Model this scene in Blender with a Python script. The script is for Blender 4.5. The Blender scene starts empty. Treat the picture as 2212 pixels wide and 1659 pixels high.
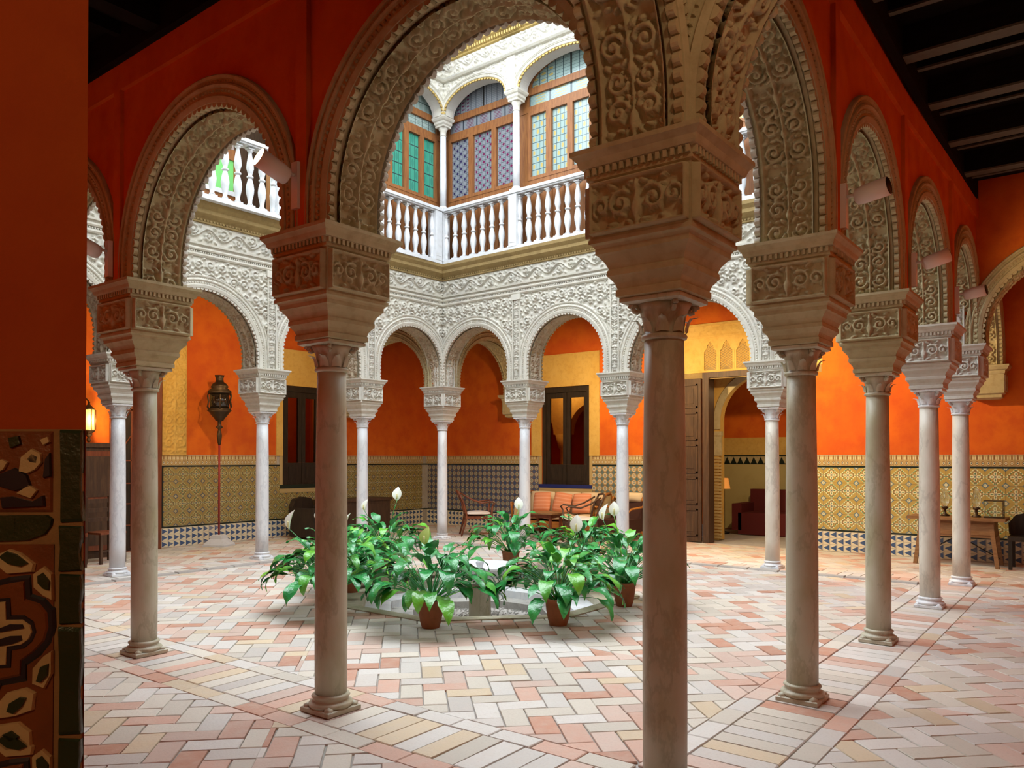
import bpy, math, random
import numpy as np
from math import sin, cos, pi, sqrt, atan2, hypot

random.seed(7); RNG = np.random.default_rng(7)
scene = bpy.context.scene
COL = scene.collection

# ------------------------------------------------------------------ camera
YAW = 0.6579
CAM = (-3.2232, -1.5639, 1.55)
cd = bpy.data.cameras.new('camera'); cam = bpy.data.objects.new('camera', cd); COL.objects.link(cam)
cam.location = CAM
cam.rotation_euler = (pi/2 + 0.0114, 0, YAW - pi/2)
cd.sensor_width = 36; cd.sensor_fit = 'HORIZONTAL'
cd.lens = 36*1704.4/2212
cd.shift_x = 0.00696; cd.shift_y = 0.06375
cd.clip_start = 0.05; cd.clip_end = 200
scene.camera = cam

# ------------------------------------------------------------------ sky, lights, exposure
world = bpy.data.worlds.new('world'); scene.world = world; world.use_nodes = True
bg = world.node_tree.nodes['Background']
bg.inputs[0].default_value = (0.87, 0.94, 1.0, 1)
bg.inputs[1].default_value = 5.2
scene.view_settings.view_transform = 'Standard'
scene.view_settings.look = 'None'
scene.view_settings.gamma = 1
scene.view_settings.use_curve_mapping = False
scene.view_settings.exposure = 0.5

WARM = (1.0, 0.70, 0.34)
def spot_lamp(loc, target, power, angle=100, col=WARM, size=0.05, name='spot_light', parent=None):
    l = bpy.data.lights.new(name, 'SPOT'); l.energy = power; l.color = col
    l.spot_size = math.radians(angle); l.spot_blend = 0.6; l.shadow_soft_size = size
    o = bpy.data.objects.new(name, l); COL.objects.link(o); o.location = loc
    d = np.array(target) - np.array(loc)
    yaw = atan2(d[1], d[0]); pit = atan2(d[2], hypot(d[0], d[1]))
    o.rotation_euler = (pi/2 + pit, 0, yaw - pi/2)
    return o
def point_lamp(loc, power, col=WARM, size=0.04, name='lamp_light'):
    l = bpy.data.lights.new(name, 'POINT'); l.energy = power; l.color = col; l.shadow_soft_size = size
    o = bpy.data.objects.new(name, l); COL.objects.link(o); o.location = loc
    return o

# ------------------------------------------------------------------ plan of the courtyard
P = {'00': (0.024, 0.039), '01': (-0.021, 2.265), '02': (-0.003, 4.548), '03': (0.0, 6.64), '04': (0.0, 8.80),
     '10': (1.969, 0.033), '20': (4.012, 0.028), '30': (6.015, -0.029), '40': (7.854, -0.071),
     '41': (7.889, 2.258), '42': (7.898, 4.654), '43': (7.960, 6.636), '44': (8.032, 8.653),
     '14': (1.911, 8.878), '24': (4.117, 8.834), '34': (6.081, 8.747)}
H0 = 2.906            # top of the imposts, where the arches spring
CROWN = 3.97
ZC = 4.62             # gallery ceiling
UW, VW = 10.5, 11.45  # far outer walls
UN, VN = -2.63, -2.62 # near outer walls

# ------------------------------------------------------------------ node helpers
class X:
    nt = None
    def __init__(s, v): s.v = v
    @staticmethod
    def op(kind, *a, clamp=False):
        n = X.nt.nodes.new('ShaderNodeMath'); n.operation = kind; n.use_clamp = clamp
        for i, q in enumerate(a):
            q = q.v if isinstance(q, X) else q
            if isinstance(q, (int, float)): n.inputs[i].default_value = q
            else: X.nt.links.new(q, n.inputs[i])
        return X(n.outputs[0])
    def __add__(s, o): return X.op('ADD', s, o)
    __radd__ = __add__
    def __sub__(s, o): return X.op('SUBTRACT', s, o)
    def __rsub__(s, o): return X.op('SUBTRACT', o, s)
    def __mul__(s, o): return X.op('MULTIPLY', s, o)
    __rmul__ = __mul__
    def __truediv__(s, o): return X.op('DIVIDE', s, o)
    def __lt__(s, o): return X.op('LESS_THAN', s, o)
    def __gt__(s, o): return X.op('GREATER_THAN', s, o)
def xabs(a): return X.op('ABSOLUTE', a)
def xfract(a): return X.op('FRACT', a)
def xsqrt(a): return X.op('SQRT', a)
def xmin(a, b): return X.op('MINIMUM', a, b)
def xmax(a, b): return X.op('MAXIMUM', a, b)
def xfloor(a): return X.op('FLOOR', a)
def xmod(a, b): return X.op('MODULO', a, b)
def rgb(c):
    n = X.nt.nodes.new('ShaderNodeRGB'); n.outputs[0].default_value = (*c, 1); return n.outputs[0]
def mixc(f, a, b, mode='MIX'):
    n = X.nt.nodes.new('ShaderNodeMix'); n.data_type = 'RGBA'; n.blend_type = mode
    f = f.v if isinstance(f, X) else f
    for s, v in ((n.inputs[0], f), (n.inputs[6], a), (n.inputs[7], b)):
        if isinstance(v, (int, float)): s.default_value = v
        elif isinstance(v, tuple): s.default_value = (*v, 1)
        else: X.nt.links.new(v, s)
    return n.outputs[2]
def node(t, **kw):
    n = X.nt.nodes.new(t)
    for k, v in kw.items():
        if k in n.inputs.keys():
            if hasattr(v, 'is_linked') or not isinstance(v, (int, float, tuple)): X.nt.links.new(v, n.inputs[k])
            else: n.inputs[k].default_value = v
        else: setattr(n, k, v)
    return n
def geo_pos(): return node('ShaderNodeNewGeometry').outputs['Position']
def noise(scale, detail=3, rough=.6, vec=None):
    return X(node('ShaderNodeTexNoise', Scale=scale, Detail=float(detail), Roughness=rough, Vector=vec or geo_pos()).outputs[0])
def scaled(vec, s):
    n = node('ShaderNodeVectorMath', operation='MULTIPLY'); X.nt.links.new(vec, n.inputs[0]); n.inputs[1].default_value = s
    return n.outputs[0]
def smooth(x, a, b):
    n = node('ShaderNodeMapRange'); X.nt.links.new(x.v, n.inputs[0]); n.inputs[1].default_value = a; n.inputs[2].default_value = b
    n.interpolation_type = 'SMOOTHSTEP'; return X(n.outputs[0])
MATS = {}
def mat(name, build=None, rough=0.8, metal=0.0, spec=0.3, bump=None, color=None, **kw):
    m = bpy.data.materials.new(name); m.use_nodes = True; X.nt = m.node_tree
    b = m.node_tree.nodes['Principled BSDF']
    b.inputs['Roughness'].default_value = rough; b.inputs['Metallic'].default_value = metal
    b.inputs['Specular IOR Level'].default_value = spec
    if color: b.inputs['Base Color'].default_value = (*color, 1)
    if build:
        c = build()
        X.nt.links.new(c, b.inputs['Base Color'])
    if bump:
        h, d = bump()
        n = node('ShaderNodeBump'); n.inputs['Strength'].default_value = 0.6; n.inputs['Distance'].default_value = d
        X.nt.links.new(h.v, n.inputs['Height']); X.nt.links.new(n.outputs[0], b.inputs['Normal'])
    for k, v in kw.items(): b.inputs[k.replace('_', ' ')].default_value = v
    MATS[name] = m
    return m

# ------------------------------------------------------------------ materials
def plaster(c1, c2, c3):
    def f():
        n1 = smooth(noise(0.9, 4), .35, .65); n2 = smooth(noise(3.5, 5), .4, .75)
        c = mixc(n1, c1, c2)
        return mixc(n2*.55, c, c3)
    return f
mat('red_plaster', plaster((.56, .098, .009), (.66, .145, .010), (.46, .055, .010)), .85, bump=lambda: (noise(35, 4), .004))
mat('crimson_plaster', plaster((.50, .075, .012), (.36, .03, .02), (.55, .10, .014)), .85, bump=lambda: (noise(35, 4), .004))
mat('deep_red_plaster', plaster((.46, .060, .007), (.54, .095, .008), (.38, .040, .007)), .85, bump=lambda: (noise(40, 4), .004))
def stucco(c1, c2, c3):
    def f():
        n1 = smooth(noise(2.2, 4), .3, .7); n2 = smooth(noise(14, 5), .42, .8)
        return mixc(n2*.5, mixc(n1, c1, c2), c3)
    return f
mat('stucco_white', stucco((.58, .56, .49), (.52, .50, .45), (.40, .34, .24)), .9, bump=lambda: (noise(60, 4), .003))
mat('stucco_tan_shaded', stucco((.50, .43, .26), (.41, .35, .20), (.27, .21, .10)), .9, bump=lambda: (noise(60, 4), .004))  # same plaster as the white, with the galleries' brown shade in its colour
mat('stucco_ochre', stucco((.66, .44, .13), (.60, .37, .09), (.45, .25, .06)), .88, bump=lambda: (noise(50, 4), .004))
mat('stucco_grey', stucco((.52, .44, .33), (.44, .37, .27), (.30, .22, .14)), .9, bump=lambda: (noise(60, 4), .003))
mat('limewash', stucco((.58, .57, .54), (.54, .54, .52), (.46, .45, .42)), .9)
mat('stucco_gold', stucco((.48, .35, .13), (.42, .30, .10), (.30, .20, .07)), .88)
def marble(c1, c2, vein):
    def f():
        p = scaled(geo_pos(), (1, 1, .45))
        w = noise(3.0, 6, .65, p)
        v = smooth(xabs(w - .5), 0.0, .035)
        blot = smooth(noise(5, 4, .6, p), .35, .75)
        base = mixc(blot, c1, c2)
        return mixc((1 - v)*.35, base, vein)
    return f
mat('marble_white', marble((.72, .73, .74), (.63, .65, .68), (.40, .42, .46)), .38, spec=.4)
mat('marble_warm', marble((.50, .47, .36), (.39, .35, .22), (.25, .22, .14)), .42, spec=.4)  # near columns: brown gallery shade put into the marble; also plain fountain stone
mat('marble_cream', marble((.68, .63, .54), (.56, .50, .40), (.33, .29, .24)), .4, spec=.4)
mat('marble_rail', stucco((.62, .63, .65), (.57, .59, .62), (.47, .47, .45)), .5)
def brickf():
    a = node('ShaderNodeAttribute'); a.attribute_name = 'bc'
    n = smooth(noise(9, 5), .35, .8); n2 = noise(70, 3)
    c = mixc(n*.35, a.outputs['Color'], (.62, .55, .47))
    return mixc(smooth(n2, .5, .75)*.18, c, (.30, .24, .20))
mat('brick_tile', brickf, .55, spec=.45, bump=lambda: (noise(45, 5), .004))
mat('mortar', stucco((.46, .43, .39), (.38, .35, .32), (.27, .24, .21)), .95)
mat('cobble', stucco((.42, .40, .36), (.30, .29, .27), (.20, .18, .16)), .8, bump=lambda: (noise(30, 4), .01))
def woodf(c1, c2, axis=(6, 6, .7)):
    def f():
        p = scaled(geo_pos(), axis)
        w = noise(5, 5, .6, p)
        return mixc(smooth(w, .35, .7), c1, c2)
    return f
mat('wood_black', woodf((.018, .012, .008), (.035, .022, .013)), .6)
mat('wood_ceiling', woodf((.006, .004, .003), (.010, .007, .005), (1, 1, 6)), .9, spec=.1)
mat('wood_beam_lit', woodf((.10, .10, .075), (.07, .068, .05), (1, 1, 6)), .7)  # paler copy of the ceiling wood, lamplight put into its colour
mat('wood_dark', woodf((.055, .030, .018), (.09, .048, .026)), .5)
mat('wood_honey', woodf((.27, .11, .035), (.18, .065, .022)), .45)
mat('wood_table', woodf((.20, .095, .035), (.30, .16, .07), (6, .7, 6)), .5)
mat('wood_red', woodf((.20, .060, .025), (.13, .035, .018)), .4)
mat('wood_orange', woodf((.40, .16, .03), (.30, .10, .02), (6, .7, 6)), .4)
mat('cornice_wood', stucco((.34, .24, .10), (.27, .19, .08), (.17, .11, .045)), .85)
mat('white_paint', color=(.78, .76, .72), rough=.45)
mat('black_metal', color=(.012, .011, .010), rough=.5)
mat('bronze', stucco((.07, .045, .025), (.05, .03, .02), (.11, .08, .035)), .45, metal=.6)
mat('pole_red', color=(.28, .03, .03), rough=.45)
mat('terracotta', stucco((.36, .13, .055), (.28, .09, .04), (.16, .07, .04)), .75)
mat('soil', color=(.03, .02, .012), rough=1)
def leaff():
    n = smooth(noise(9, 3), .3, .7)
    oi = node('ShaderNodeObjectInfo')
    c = mixc(n, (.020, .22, .055), (.035, .34, .07))
    return mixc(smooth(X(oi.outputs['Random']), .72, .95)*.8, c, (.16, .52, .03))
mat('leaf', leaff, .26, spec=.8, bump=lambda: (noise(28, 2), .012))
mat('spathe', color=(.86, .88, .80), rough=.5)
mat('spathe_green', color=(.50, .62, .18), rough=.5)
mat('spadix', color=(.80, .74, .40), rough=.7)
mat('cushion_cream', color=(.66, .52, .34), rough=.9)
mat('cushion_white', color=(.72, .63, .56), rough=.9)
def stripef():
    tc = node('ShaderNodeTexCoord'); sp = node('ShaderNodeSeparateXYZ', Vector=tc.outputs['Object'])
    z = xfract(X(sp.outputs[2])*14)
    return mixc((z < .3)*.6, (.70, .26, .13), (.78, .40, .26))
mat('cushion_pink', stripef, .9)
mat('cane', stucco((.62, .52, .33), (.5, .4, .24), (.35, .26, .14)), .8)
mat('rug_dark', color=(.05, .018, .012), rough=.9)
mat('sofa_red', color=(.10, .012, .012), rough=.8)
mat('glass_dark', color=(.02, .014, .010), rough=.06, spec=.8)
mat('glass_door', color=(.95, .85, .6), rough=.0, spec=.4, Transmission_Weight=1.0, IOR=1.02)
mat('glass_amber', color=(.9, .45, .1), rough=.3, Emission_Color=(1, .42, .08, 1), Emission_Strength=2.2)
mat('lamp_glow', color=(1, .8, .5), rough=.3, Emission_Color=(1, .62, .25, 1), Emission_Strength=22.0)
mat('glass_clear', color=(.9, .95, .93), rough=.02, Transmission_Weight=1.0)
mat('shade_dim', color=(.9, .45, .1), Emission_Color=(1, .35, .08, 1), Emission_Strength=.25)

def uvxy(s=1.0):
    uv = node('ShaderNodeUVMap'); sp = node('ShaderNodeSeparateXYZ', Vector=uv.outputs[0])
    return X(sp.outputs[0])*s, X(sp.outputs[1])*s
def ell(x, y, cx, cy, rx, ry):
    a = (x - cx)/rx; b = (y - cy)/ry
    return xsqrt(a*a + b*b)
def flower_tile(bgc, petal, line, green, blue, dirt=.3):
    def f():
        x, y = uvxy(); x = xfract(x) - .5; y = xfract(y) - .5
        ax, ay = xabs(x), xabs(y)
        d = xmin(ell(ax, ay, .175, 0, .135, .09), ell(ax, ay, 0, .175, .09, .135))
        c = mixc(xabs(ax + ay - .47) < .045, bgc, petal)
        c = mixc(((xabs(ax + ay - .46) < .035)*(xfract((ax - ay)*5) < .5)), c, green)
        c = mixc((xabs(ax + ay - .405) < .014), c, line)
        c = mixc((ax + ay) > .80, c, blue)
        c = mixc((ax + ay) > .88, c, petal)
        c = mixc(d < 1.28, c, line)
        c = mixc(d < 1.0, c, petal)
        c = mixc(d < .42, c, green)
        c = mixc(ell(x, y, 0, 0, .05, .05) < 1, c, blue)
        return mixc(smooth(noise(3.2, 4), .45, .75)*dirt, c, bgc)
    return f
def ring_tile(bgc, petal, line, green, blue, dirt=.3):
    def f():
        x, y = uvxy(2.0); x = xfract(x) - .5; y = xfract(y) - .5
        ax, ay = xabs(x), xabs(y)
        d = ell(x, y, 0, 0, .3, .33)
        c = mixc((ax + ay) > .62, bgc, blue)
        c = mixc(d < 1.25, c, line)
        c = mixc(d < 1.05, c, petal)
        c = mixc(d < .66, c, green)
        c = mixc(d < .4, c, petal)
        c = mixc(d < .2, c, line)
        c = mixc(xmin(ax, ay) < .03, c, petal) if False else c
        return mixc(smooth(noise(3.2, 4), .45, .75)*dirt, c, bgc)
    return f
def tri_tile(white, blue):
    def f():
        x, y = uvxy(); x = xfract(x) - .5; y = xfract(y) - .5
        ax, ay = xabs(x), xabs(y)
        c = mixc((ay < (.44 - x)*.5)*(x > -.42), white, blue)
        n = noise(6, 3)
        return mixc(smooth(n, .5, .8)*.3, c, white)
    return f
def frieze_tile(bgc, petal, line, blue):
    def f():
        x, y = uvxy(2.0); x = xfract(x) - .5; y = xfract(y*.5) - .5
        ax, ay = xabs(x), xabs(y)
        c = mixc(ell(x, y, 0, -.22, .32, .2) < 1, bgc, line)
        c = mixc(ell(x, y, 0, -.22, .24, .14) < 1, c, petal)
        c = mixc(ell(x, y, 0, -.22, .1, .07) < 1, c, blue)
        c = mixc((ax < .12)*(y > .1), c, line)
        c = mixc(ell(ax, y, .3, .22, .12, .13) < 1, c, petal)
        return mixc(smooth(noise(4, 4), .45, .8)*.3, c, bgc)
    return f
mat('tile_flower_warm', flower_tile((.44, .32, .09), (.76, .74, .50), (.22, .10, .03), (.05, .26, .12), (.10, .20, .28)), .28, spec=.5)
mat('tile_flower_olive', flower_tile((.30, .22, .07), (.50, .43, .20), (.11, .06, .03), (.05, .14, .06), (.06, .08, .14)), .28, spec=.5)
mat('tile_ring_blue', ring_tile((.18, .17, .16), (.50, .47, .38), (.22, .09, .03), (.07, .17, .14), (.05, .09, .22)), .28, spec=.5)
mat('tile_ring_gold', ring_tile((.35, .26, .12), (.62, .58, .44), (.42, .19, .03), (.06, .15, .20), (.10, .18, .20)), .28, spec=.5)
mat('tile_triangle', tri_tile((.72, .66, .50), (.04, .09, .22)), .28, spec=.5)
mat('tile_frieze', frieze_tile((.46, .34, .15), (.68, .62, .42), (.22, .10, .03), (.06, .12, .16)), .28, spec=.5)
mat('tile_black', color=(.012, .022, .016), rough=.3)
mat('tile_blue', color=(.02, .03, .16), rough=.3)
def leaded(c1, c2, cd_, nx, ny):
    def f():
        x, y = uvxy(); u = xfract(x*nx) - .5; v = xfract(y*ny) - .5
        au, av = xabs(u), xabs(v)
        k = X.op('FLOORED_MODULO', xfloor(x*nx) + xfloor(y*ny), 2.0)
        c = mixc(k > .5, c1, c2)
        c = mixc(ell(u, v, 0, 0, .3, .34) < 1, c1, c)
        border = (xmax(xabs(x - .5), 0) > .43)
        c = mixc(border, c, c1)
        c = mixc(xmax(au, av) > .455, c, cd_)
        return c
    return f
mat('glass_purple', leaded((.20, .22, .25), (.13, .01, .06), (.03, .04, .06), 5, 15), .18, spec=.6)
mat('glass_purple_b', leaded((.20, .22, .25), (.015, .01, .06), (.03, .04, .06), 5, 15), .18, spec=.6)
mat('glass_green', leaded((.04, .27, .19), (.03, .20, .15), (.02, .05, .05), 3, 5), .18, spec=.6)
mat('glass_teal', leaded((.24, .34, .33), (.42, .32, .10), (.04, .07, .08), 4, 9), .18, spec=.6)
mat('glass_pale', leaded((.28, .36, .34), (.20, .28, .26), (.05, .08, .08), 9, 3), .18, spec=.6)
# pieces of the painted tiles on the near pier
mat('glaze_cream', stucco((.70, .50, .27), (.62, .43, .21), (.46, .28, .13)), .35, spec=.5, bump=lambda: (noise(50, 3), .004))
mat('glaze_rust', stucco((.26, .075, .02), (.20, .055, .015), (.12, .04, .02)), .35, spec=.5, bump=lambda: (noise(50, 3), .004))
mat('glaze_green', stucco((.030, .050, .018), (.020, .035, .014), (.05, .055, .02)), .3, spec=.6, bump=lambda: (noise(50, 3), .004))
mat('glaze_navy', stucco((.020, .020, .030), (.035, .030, .038), (.015, .012, .02)), .3, spec=.6)
mat('pier_mortar', stucco((.40, .22, .09), (.33, .17, .07), (.22, .11, .05)), .85, bump=lambda: (noise(60, 4), .004))
# ------------------------------------------------------------------ mesh helpers
class MB:
    def __init__(s): s.v = []; s.f = []; s.m = []; s.uv = []; s.n = 0; s.smooth = []; s.col = []
    def add(s, verts, faces, mi=0, smooth=False, uvs=None, col=None):
        s.v.extend([tuple(map(float, q)) for q in verts])
        for k, f in enumerate(faces):
            s.f.append(tuple(i + s.n for i in f)); s.m.append(mi); s.smooth.append(smooth)
            s.uv.append(uvs[k] if uvs else None); s.col.append(col)
        s.n += len(verts)
        return s
    def box(s, a, b, mi=0, fn=None):
        (x0, y0, z0), (x1, y1, z1) = a, b
        v = [(x0,y0,z0),(x1,y0,z0),(x1,y1,z0),(x0,y1,z0),(x0,y0,z1),(x1,y0,z1),(x1,y1,z1),(x0,y1,z1)]
        if fn: v = [fn(*q) for q in v]
        return s.add(v, [(0,3,2,1),(4,5,6,7),(0,1,5,4),(1,2,6,5),(2,3,7,6),(3,0,4,7)], mi)
    def lathe(s, prof, c=(0,0,0), n=24, mi=0, axis='z', fn=None, cap=True):
        v = []; f = []
        for r, z in prof:
            for k in range(n):
                a = 2*pi*k/n
                q = (c[0] + r*cos(a), c[1] + r*sin(a), c[2] + z)
                v.append(fn(*q) if fn else q)
        for i in range(len(prof)-1):
            for k in range(n):
                f.append((i*n+k, i*n+(k+1) % n, (i+1)*n+(k+1) % n, (i+1)*n+k))
        s.add(v, f, mi, True)
        if cap:
            base = s.n - len(v)
            s.f.append(tuple(base+k for k in reversed(range(n)))); s.m.append(mi); s.smooth.append(False); s.uv.append(None); s.col.append(None)
            t = base + (len(prof)-1)*n
            s.f.append(tuple(t+k for k in range(n))); s.m.append(mi); s.smooth.append(False); s.uv.append(None); s.col.append(None)
        return s
    def loft(s, prof, c=(0,0), mi=0):
        """square rings: prof = [(half, z)]"""
        v = []; f = []
        for h, z in prof:
            v += [(c[0]-h, c[1]-h, z), (c[0]+h, c[1]-h, z), (c[0]+h, c[1]+h, z), (c[0]-h, c[1]+h, z)]
        for i in range(len(prof)-1):
            for k in range(4): f.append((i*4+k, i*4+(k+1) % 4, i*4+4+(k+1) % 4, i*4+4+k))
        f.append((3, 2, 1, 0)); t = 4*(len(prof)-1); f.append((t, t+1, t+2, t+3))
        return s.add(v, f, mi)
    def tube(s, pts, r, n=6, mi=0, smooth=True):
        pts = [np.array(p, float) for p in pts]; v = []; f = []
        rr = r if isinstance(r, (list, tuple)) else [r]*len(pts)
        for i, p in enumerate(pts):
            d = pts[min(i+1, len(pts)-1)] - pts[max(i-1, 0)]
            d = d/(np.linalg.norm(d)+1e-9)
            a = np.array((0, 0, 1.)) if abs(d[2]) < .9 else np.array((1., 0, 0))
            e1 = np.cross(d, a); e1 /= np.linalg.norm(e1); e2 = np.cross(d, e1)
            for k in range(n):
                t = 2*pi*k/n; v.append(p + rr[i]*(cos(t)*e1 + sin(t)*e2))
        for i in range(len(pts)-1):
            for k in range(n): f.append((i*n+k, i*n+(k+1) % n, (i+1)*n+(k+1) % n, (i+1)*n+k))
        f.append(tuple(reversed(range(n)))); f.append(tuple(range((len(pts)-1)*n, len(pts)*n)))
        return s.add(v, f, mi, smooth)
    def prism(s, poly, fn, d0, d1, mi=0):
        """poly in 2-D, fn(a, b, depth) -> 3-D"""
        n = len(poly)
        v = [fn(a, b, d0) for a, b in poly] + [fn(a, b, d1) for a, b in poly]
        f = [tuple(reversed(range(n))), tuple(range(n, 2*n))] + [(k, (k+1) % n, n+(k+1) % n, n+k) for k in range(n)]
        return s.add(v, f, mi)
    def mesh(s, name, mats):
        me = bpy.data.meshes.new(name); me.from_pydata(s.v, [], s.f)
        for m in mats: me.materials.append(MATS[m] if isinstance(m, str) else m)
        me.polygons.foreach_set('material_index', s.m)
        me.polygons.foreach_set('use_smooth', s.smooth)
        if any(u is not None for u in s.uv):
            l = me.uv_layers.new(name='UVMap'); flat = []
            for f, u in zip(s.f, s.uv):
                for k in range(len(f)): flat += list(u[k]) if u else [0., 0.]
            l.data.foreach_set('uv', flat)
        if any(c is not None for c in s.col):
            ca = me.color_attributes.new('bc', 'FLOAT_COLOR', 'CORNER'); flat = []
            for f, c in zip(s.f, s.col):
                for k in range(len(f)): flat += [*(c or (.5, .4, .3)), 1.0]
            ca.data.foreach_set('color', flat)
        me.update()
        return me
    def obj(s, name, mats, parent=None, loc=None, rotz=0):
        if isinstance(mats, str): mats = [mats]
        return link(s.mesh(name, mats), name, parent, loc, rotz)

def link(me, name, parent=None, loc=None, rotz=0):
    o = bpy.data.objects.new(name, me); COL.objects.link(o)
    if loc is not None: o.location = loc
    if rotz: o.rotation_euler = (0, 0, rotz)
    if parent is not None: o.parent = parent
    return o
def thing(name, label, cat, loc=(0, 0, 0), rotz=0, group=None):
    o = bpy.data.objects.new(name, None); COL.objects.link(o); o.empty_display_size = .1
    o.location = loc; o.rotation_euler = (0, 0, rotz)
    return tag(o, label, cat, group)
def tag(o, label, cat, group=None):
    o['label'] = label; o['category'] = cat
    if group: o['group'] = group
    return o
def struct(o): o['kind'] = 'structure'; return o
def stuff(o): o['kind'] = 'stuff'; return o
def copy_tree(o, parent=None):
    c = o.copy(); COL.objects.link(c)
    if parent is not None: c.parent = parent
    for ch in [q for q in COL.objects if q.parent == o]: copy_tree(ch, c)
    return c

def gridmesh(pos, name, mats, keep=None, parent=None):
    """pos: (n, m, 3) array of points -> a grid mesh; keep: (n-1, m-1) mask"""
    n, m = pos.shape[:2]
    i, j = np.meshgrid(np.arange(n-1), np.arange(m-1), indexing='ij')
    q = np.stack([i*m+j, (i+1)*m+j, (i+1)*m+j+1, i*m+j+1], -1)
    q = q[keep] if keep is not None else q.reshape(-1, 4)
    used = np.zeros(n*m, bool); used[q.ravel()] = True
    idx = np.cumsum(used) - 1
    v = pos.reshape(-1, 3)[used]; q = idx[q]
    me = bpy.data.meshes.new(name)
    me.vertices.add(len(v)); me.vertices.foreach_set('co', v.astype(np.float32).ravel())
    me.loops.add(q.size); me.loops.foreach_set('vertex_index', q.astype(np.int32).ravel())
    me.polygons.add(len(q)); me.polygons.foreach_set('loop_start', np.arange(0, q.size, 4, dtype=np.int32))
    me.polygons.foreach_set('use_smooth', np.ones(len(q), bool))
    for mm in mats: me.materials.append(MATS[mm])
    me.update(calc_edges=True)
    return link(me, name, parent)

# ------------------------------------------------------------------ carved ornament, as height fields
def raster(curves, blobs, w, h, res, wrap=False):
    """curves: list of (pts, width) ; blobs: (x, y, rx, ry, ang, height)"""
    nx, ny = int(round(w*res)), int(round(h*res))
    X_, Y_ = np.meshgrid((np.arange(nx)+.5)/res, (np.arange(ny)+.5)/res)
    H = np.zeros((ny, nx))
    for pts, wd in curves:
        pts = np.asarray(pts, float)
        wd = np.broadcast_to(np.asarray(wd, float), (len(pts),))
        for (px, py), ww in zip(pts, wd):
            for ox in ((-w, 0, w) if wrap else (0,)):
                for oy in (-h, 0, h):
                    cx_, cy_ = px+ox, py+oy
                    x0, x1 = int((cx_-ww)*res)-1, int((cx_+ww)*res)+2
                    y0, y1 = int((cy_-ww)*res)-1, int((cy_+ww)*res)+2
                    x0, y0 = max(x0, 0), max(y0, 0); x1, y1 = min(x1, nx), min(y1, ny)
                    if x0 >= x1 or y0 >= y1: continue
                    d = np.hypot(X_[y0:y1, x0:x1]-cx_, Y_[y0:y1, x0:x1]-cy_)/ww
                    H[y0:y1, x0:x1] = np.maximum(H[y0:y1, x0:x1], np.sqrt(np.clip(1-d**3, 0, 1))*min(1, .55+ww*9))
    for bx, by, rx, ry, an, hh in blobs:
        for ox in ((-w, 0, w) if wrap else (0,)):
            for oy in (-h, 0, h):
                dx, dy = X_-bx-ox, Y_-by-oy
                a = (dx*cos(an)+dy*sin(an))/rx; b = (-dx*sin(an)+dy*cos(an))/ry
                d = np.hypot(a, b)
                rib = 1 - .35*np.exp(-(b*b)/.02)
                H = np.maximum(H, np.sqrt(np.clip(1-d**2, 0, 1))*hh*rib)
    return H
def spiral(cx_, cy_, R, a0, turns=1.6, sgn=1, n=150):
    t = np.linspace(0, 1, n)
    a = a0 + sgn*2*pi*turns*t; r = R*(1-t*.86)
    return np.stack([cx_+r*np.cos(a), cy_+r*np.sin(a)], 1)
def spiral_leaves(cx_, cy_, R, a0, sgn, size=.045, k=5):
    out = []
    for i in range(k):
        t = (i+.4)/k*.55
        a = a0 + sgn*2*pi*1.6*t; r = R*(1-t*.86)+size*.9
        out.append((cx_+r*cos(a), cy_+r*sin(a), size*1.3, size*.6, a+sgn*.9, .8))
    return out
def mirrored(H): return np.concatenate([H, H[:, ::-1]], 1)
RS = 150
def tile_candelabra(v=0):
    c = []; b = []
    y = np.linspace(0, 1.7, 200)
    st = .03 + .05*np.exp(-((y-.25)/.10)**2) + .035*np.exp(-((y-1.0)/.07)**2) + .02*np.exp(-((y-1.35)/.05)**2)
    c.append((np.stack([np.full_like(y, .5), y], 1), st))
    c.append((spiral(.25, .42, .18, 0.2, 1.4, 1), .040)); b += spiral_leaves(.25, .42, .17, .2, 1)
    c.append((spiral(.26, .86, .17, -.3, 1.4, -1), .038)); b += spiral_leaves(.26, .86, .16, -.3, -1)
    c.append((spiral(.24, 1.34, .19, .4, 1.4, 1), .040)); b += spiral_leaves(.24, 1.34, .18, .4, 1)
    b += [(.12, .42, .05, .03, 1.5, .8), (.40, .46, .08, .035, 1.2, .85), (.40, .90, .07, .035, 1.9, .85), (.41, 1.38, .07, .035, 1.2, .85), (.13, .88, .06, .03, 1.4, .8), (.25, .64, .08, .035, .2, .85), (.25, 1.10, .08, .035, -.2, .85), (.27, .16, .09, .04, .1, .85), (.26, 1.60, .08, .04, 0, .85), (.08, 1.36, .05, .03, 1.5, .8), (.08, .36, .05, .03, 1.5, .8)]
    b += [(.40, .12, .10, .045, .9, .9), (.42, .62, .09, .04, -.6, .9), (.38, 1.10, .11, .045, .7, .9), (.42, 1.58, .09, .045, -.8, .9),
          (.09, .64, .08, .05, 1.2, .8), (.10, 1.10, .08, .05, -1.0, .8), (.08, .15, .07, .05, .3, .8), (.08, 1.58, .07, .05, 0, .8),
          (.25, .42, .06, .06, 0, 1), (.26, .86, .05, .05, 0, 1), (.24, 1.34, .06, .06, 0, 1)]
    return mirrored(raster(c, b, .5, 1.7, RS))
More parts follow.
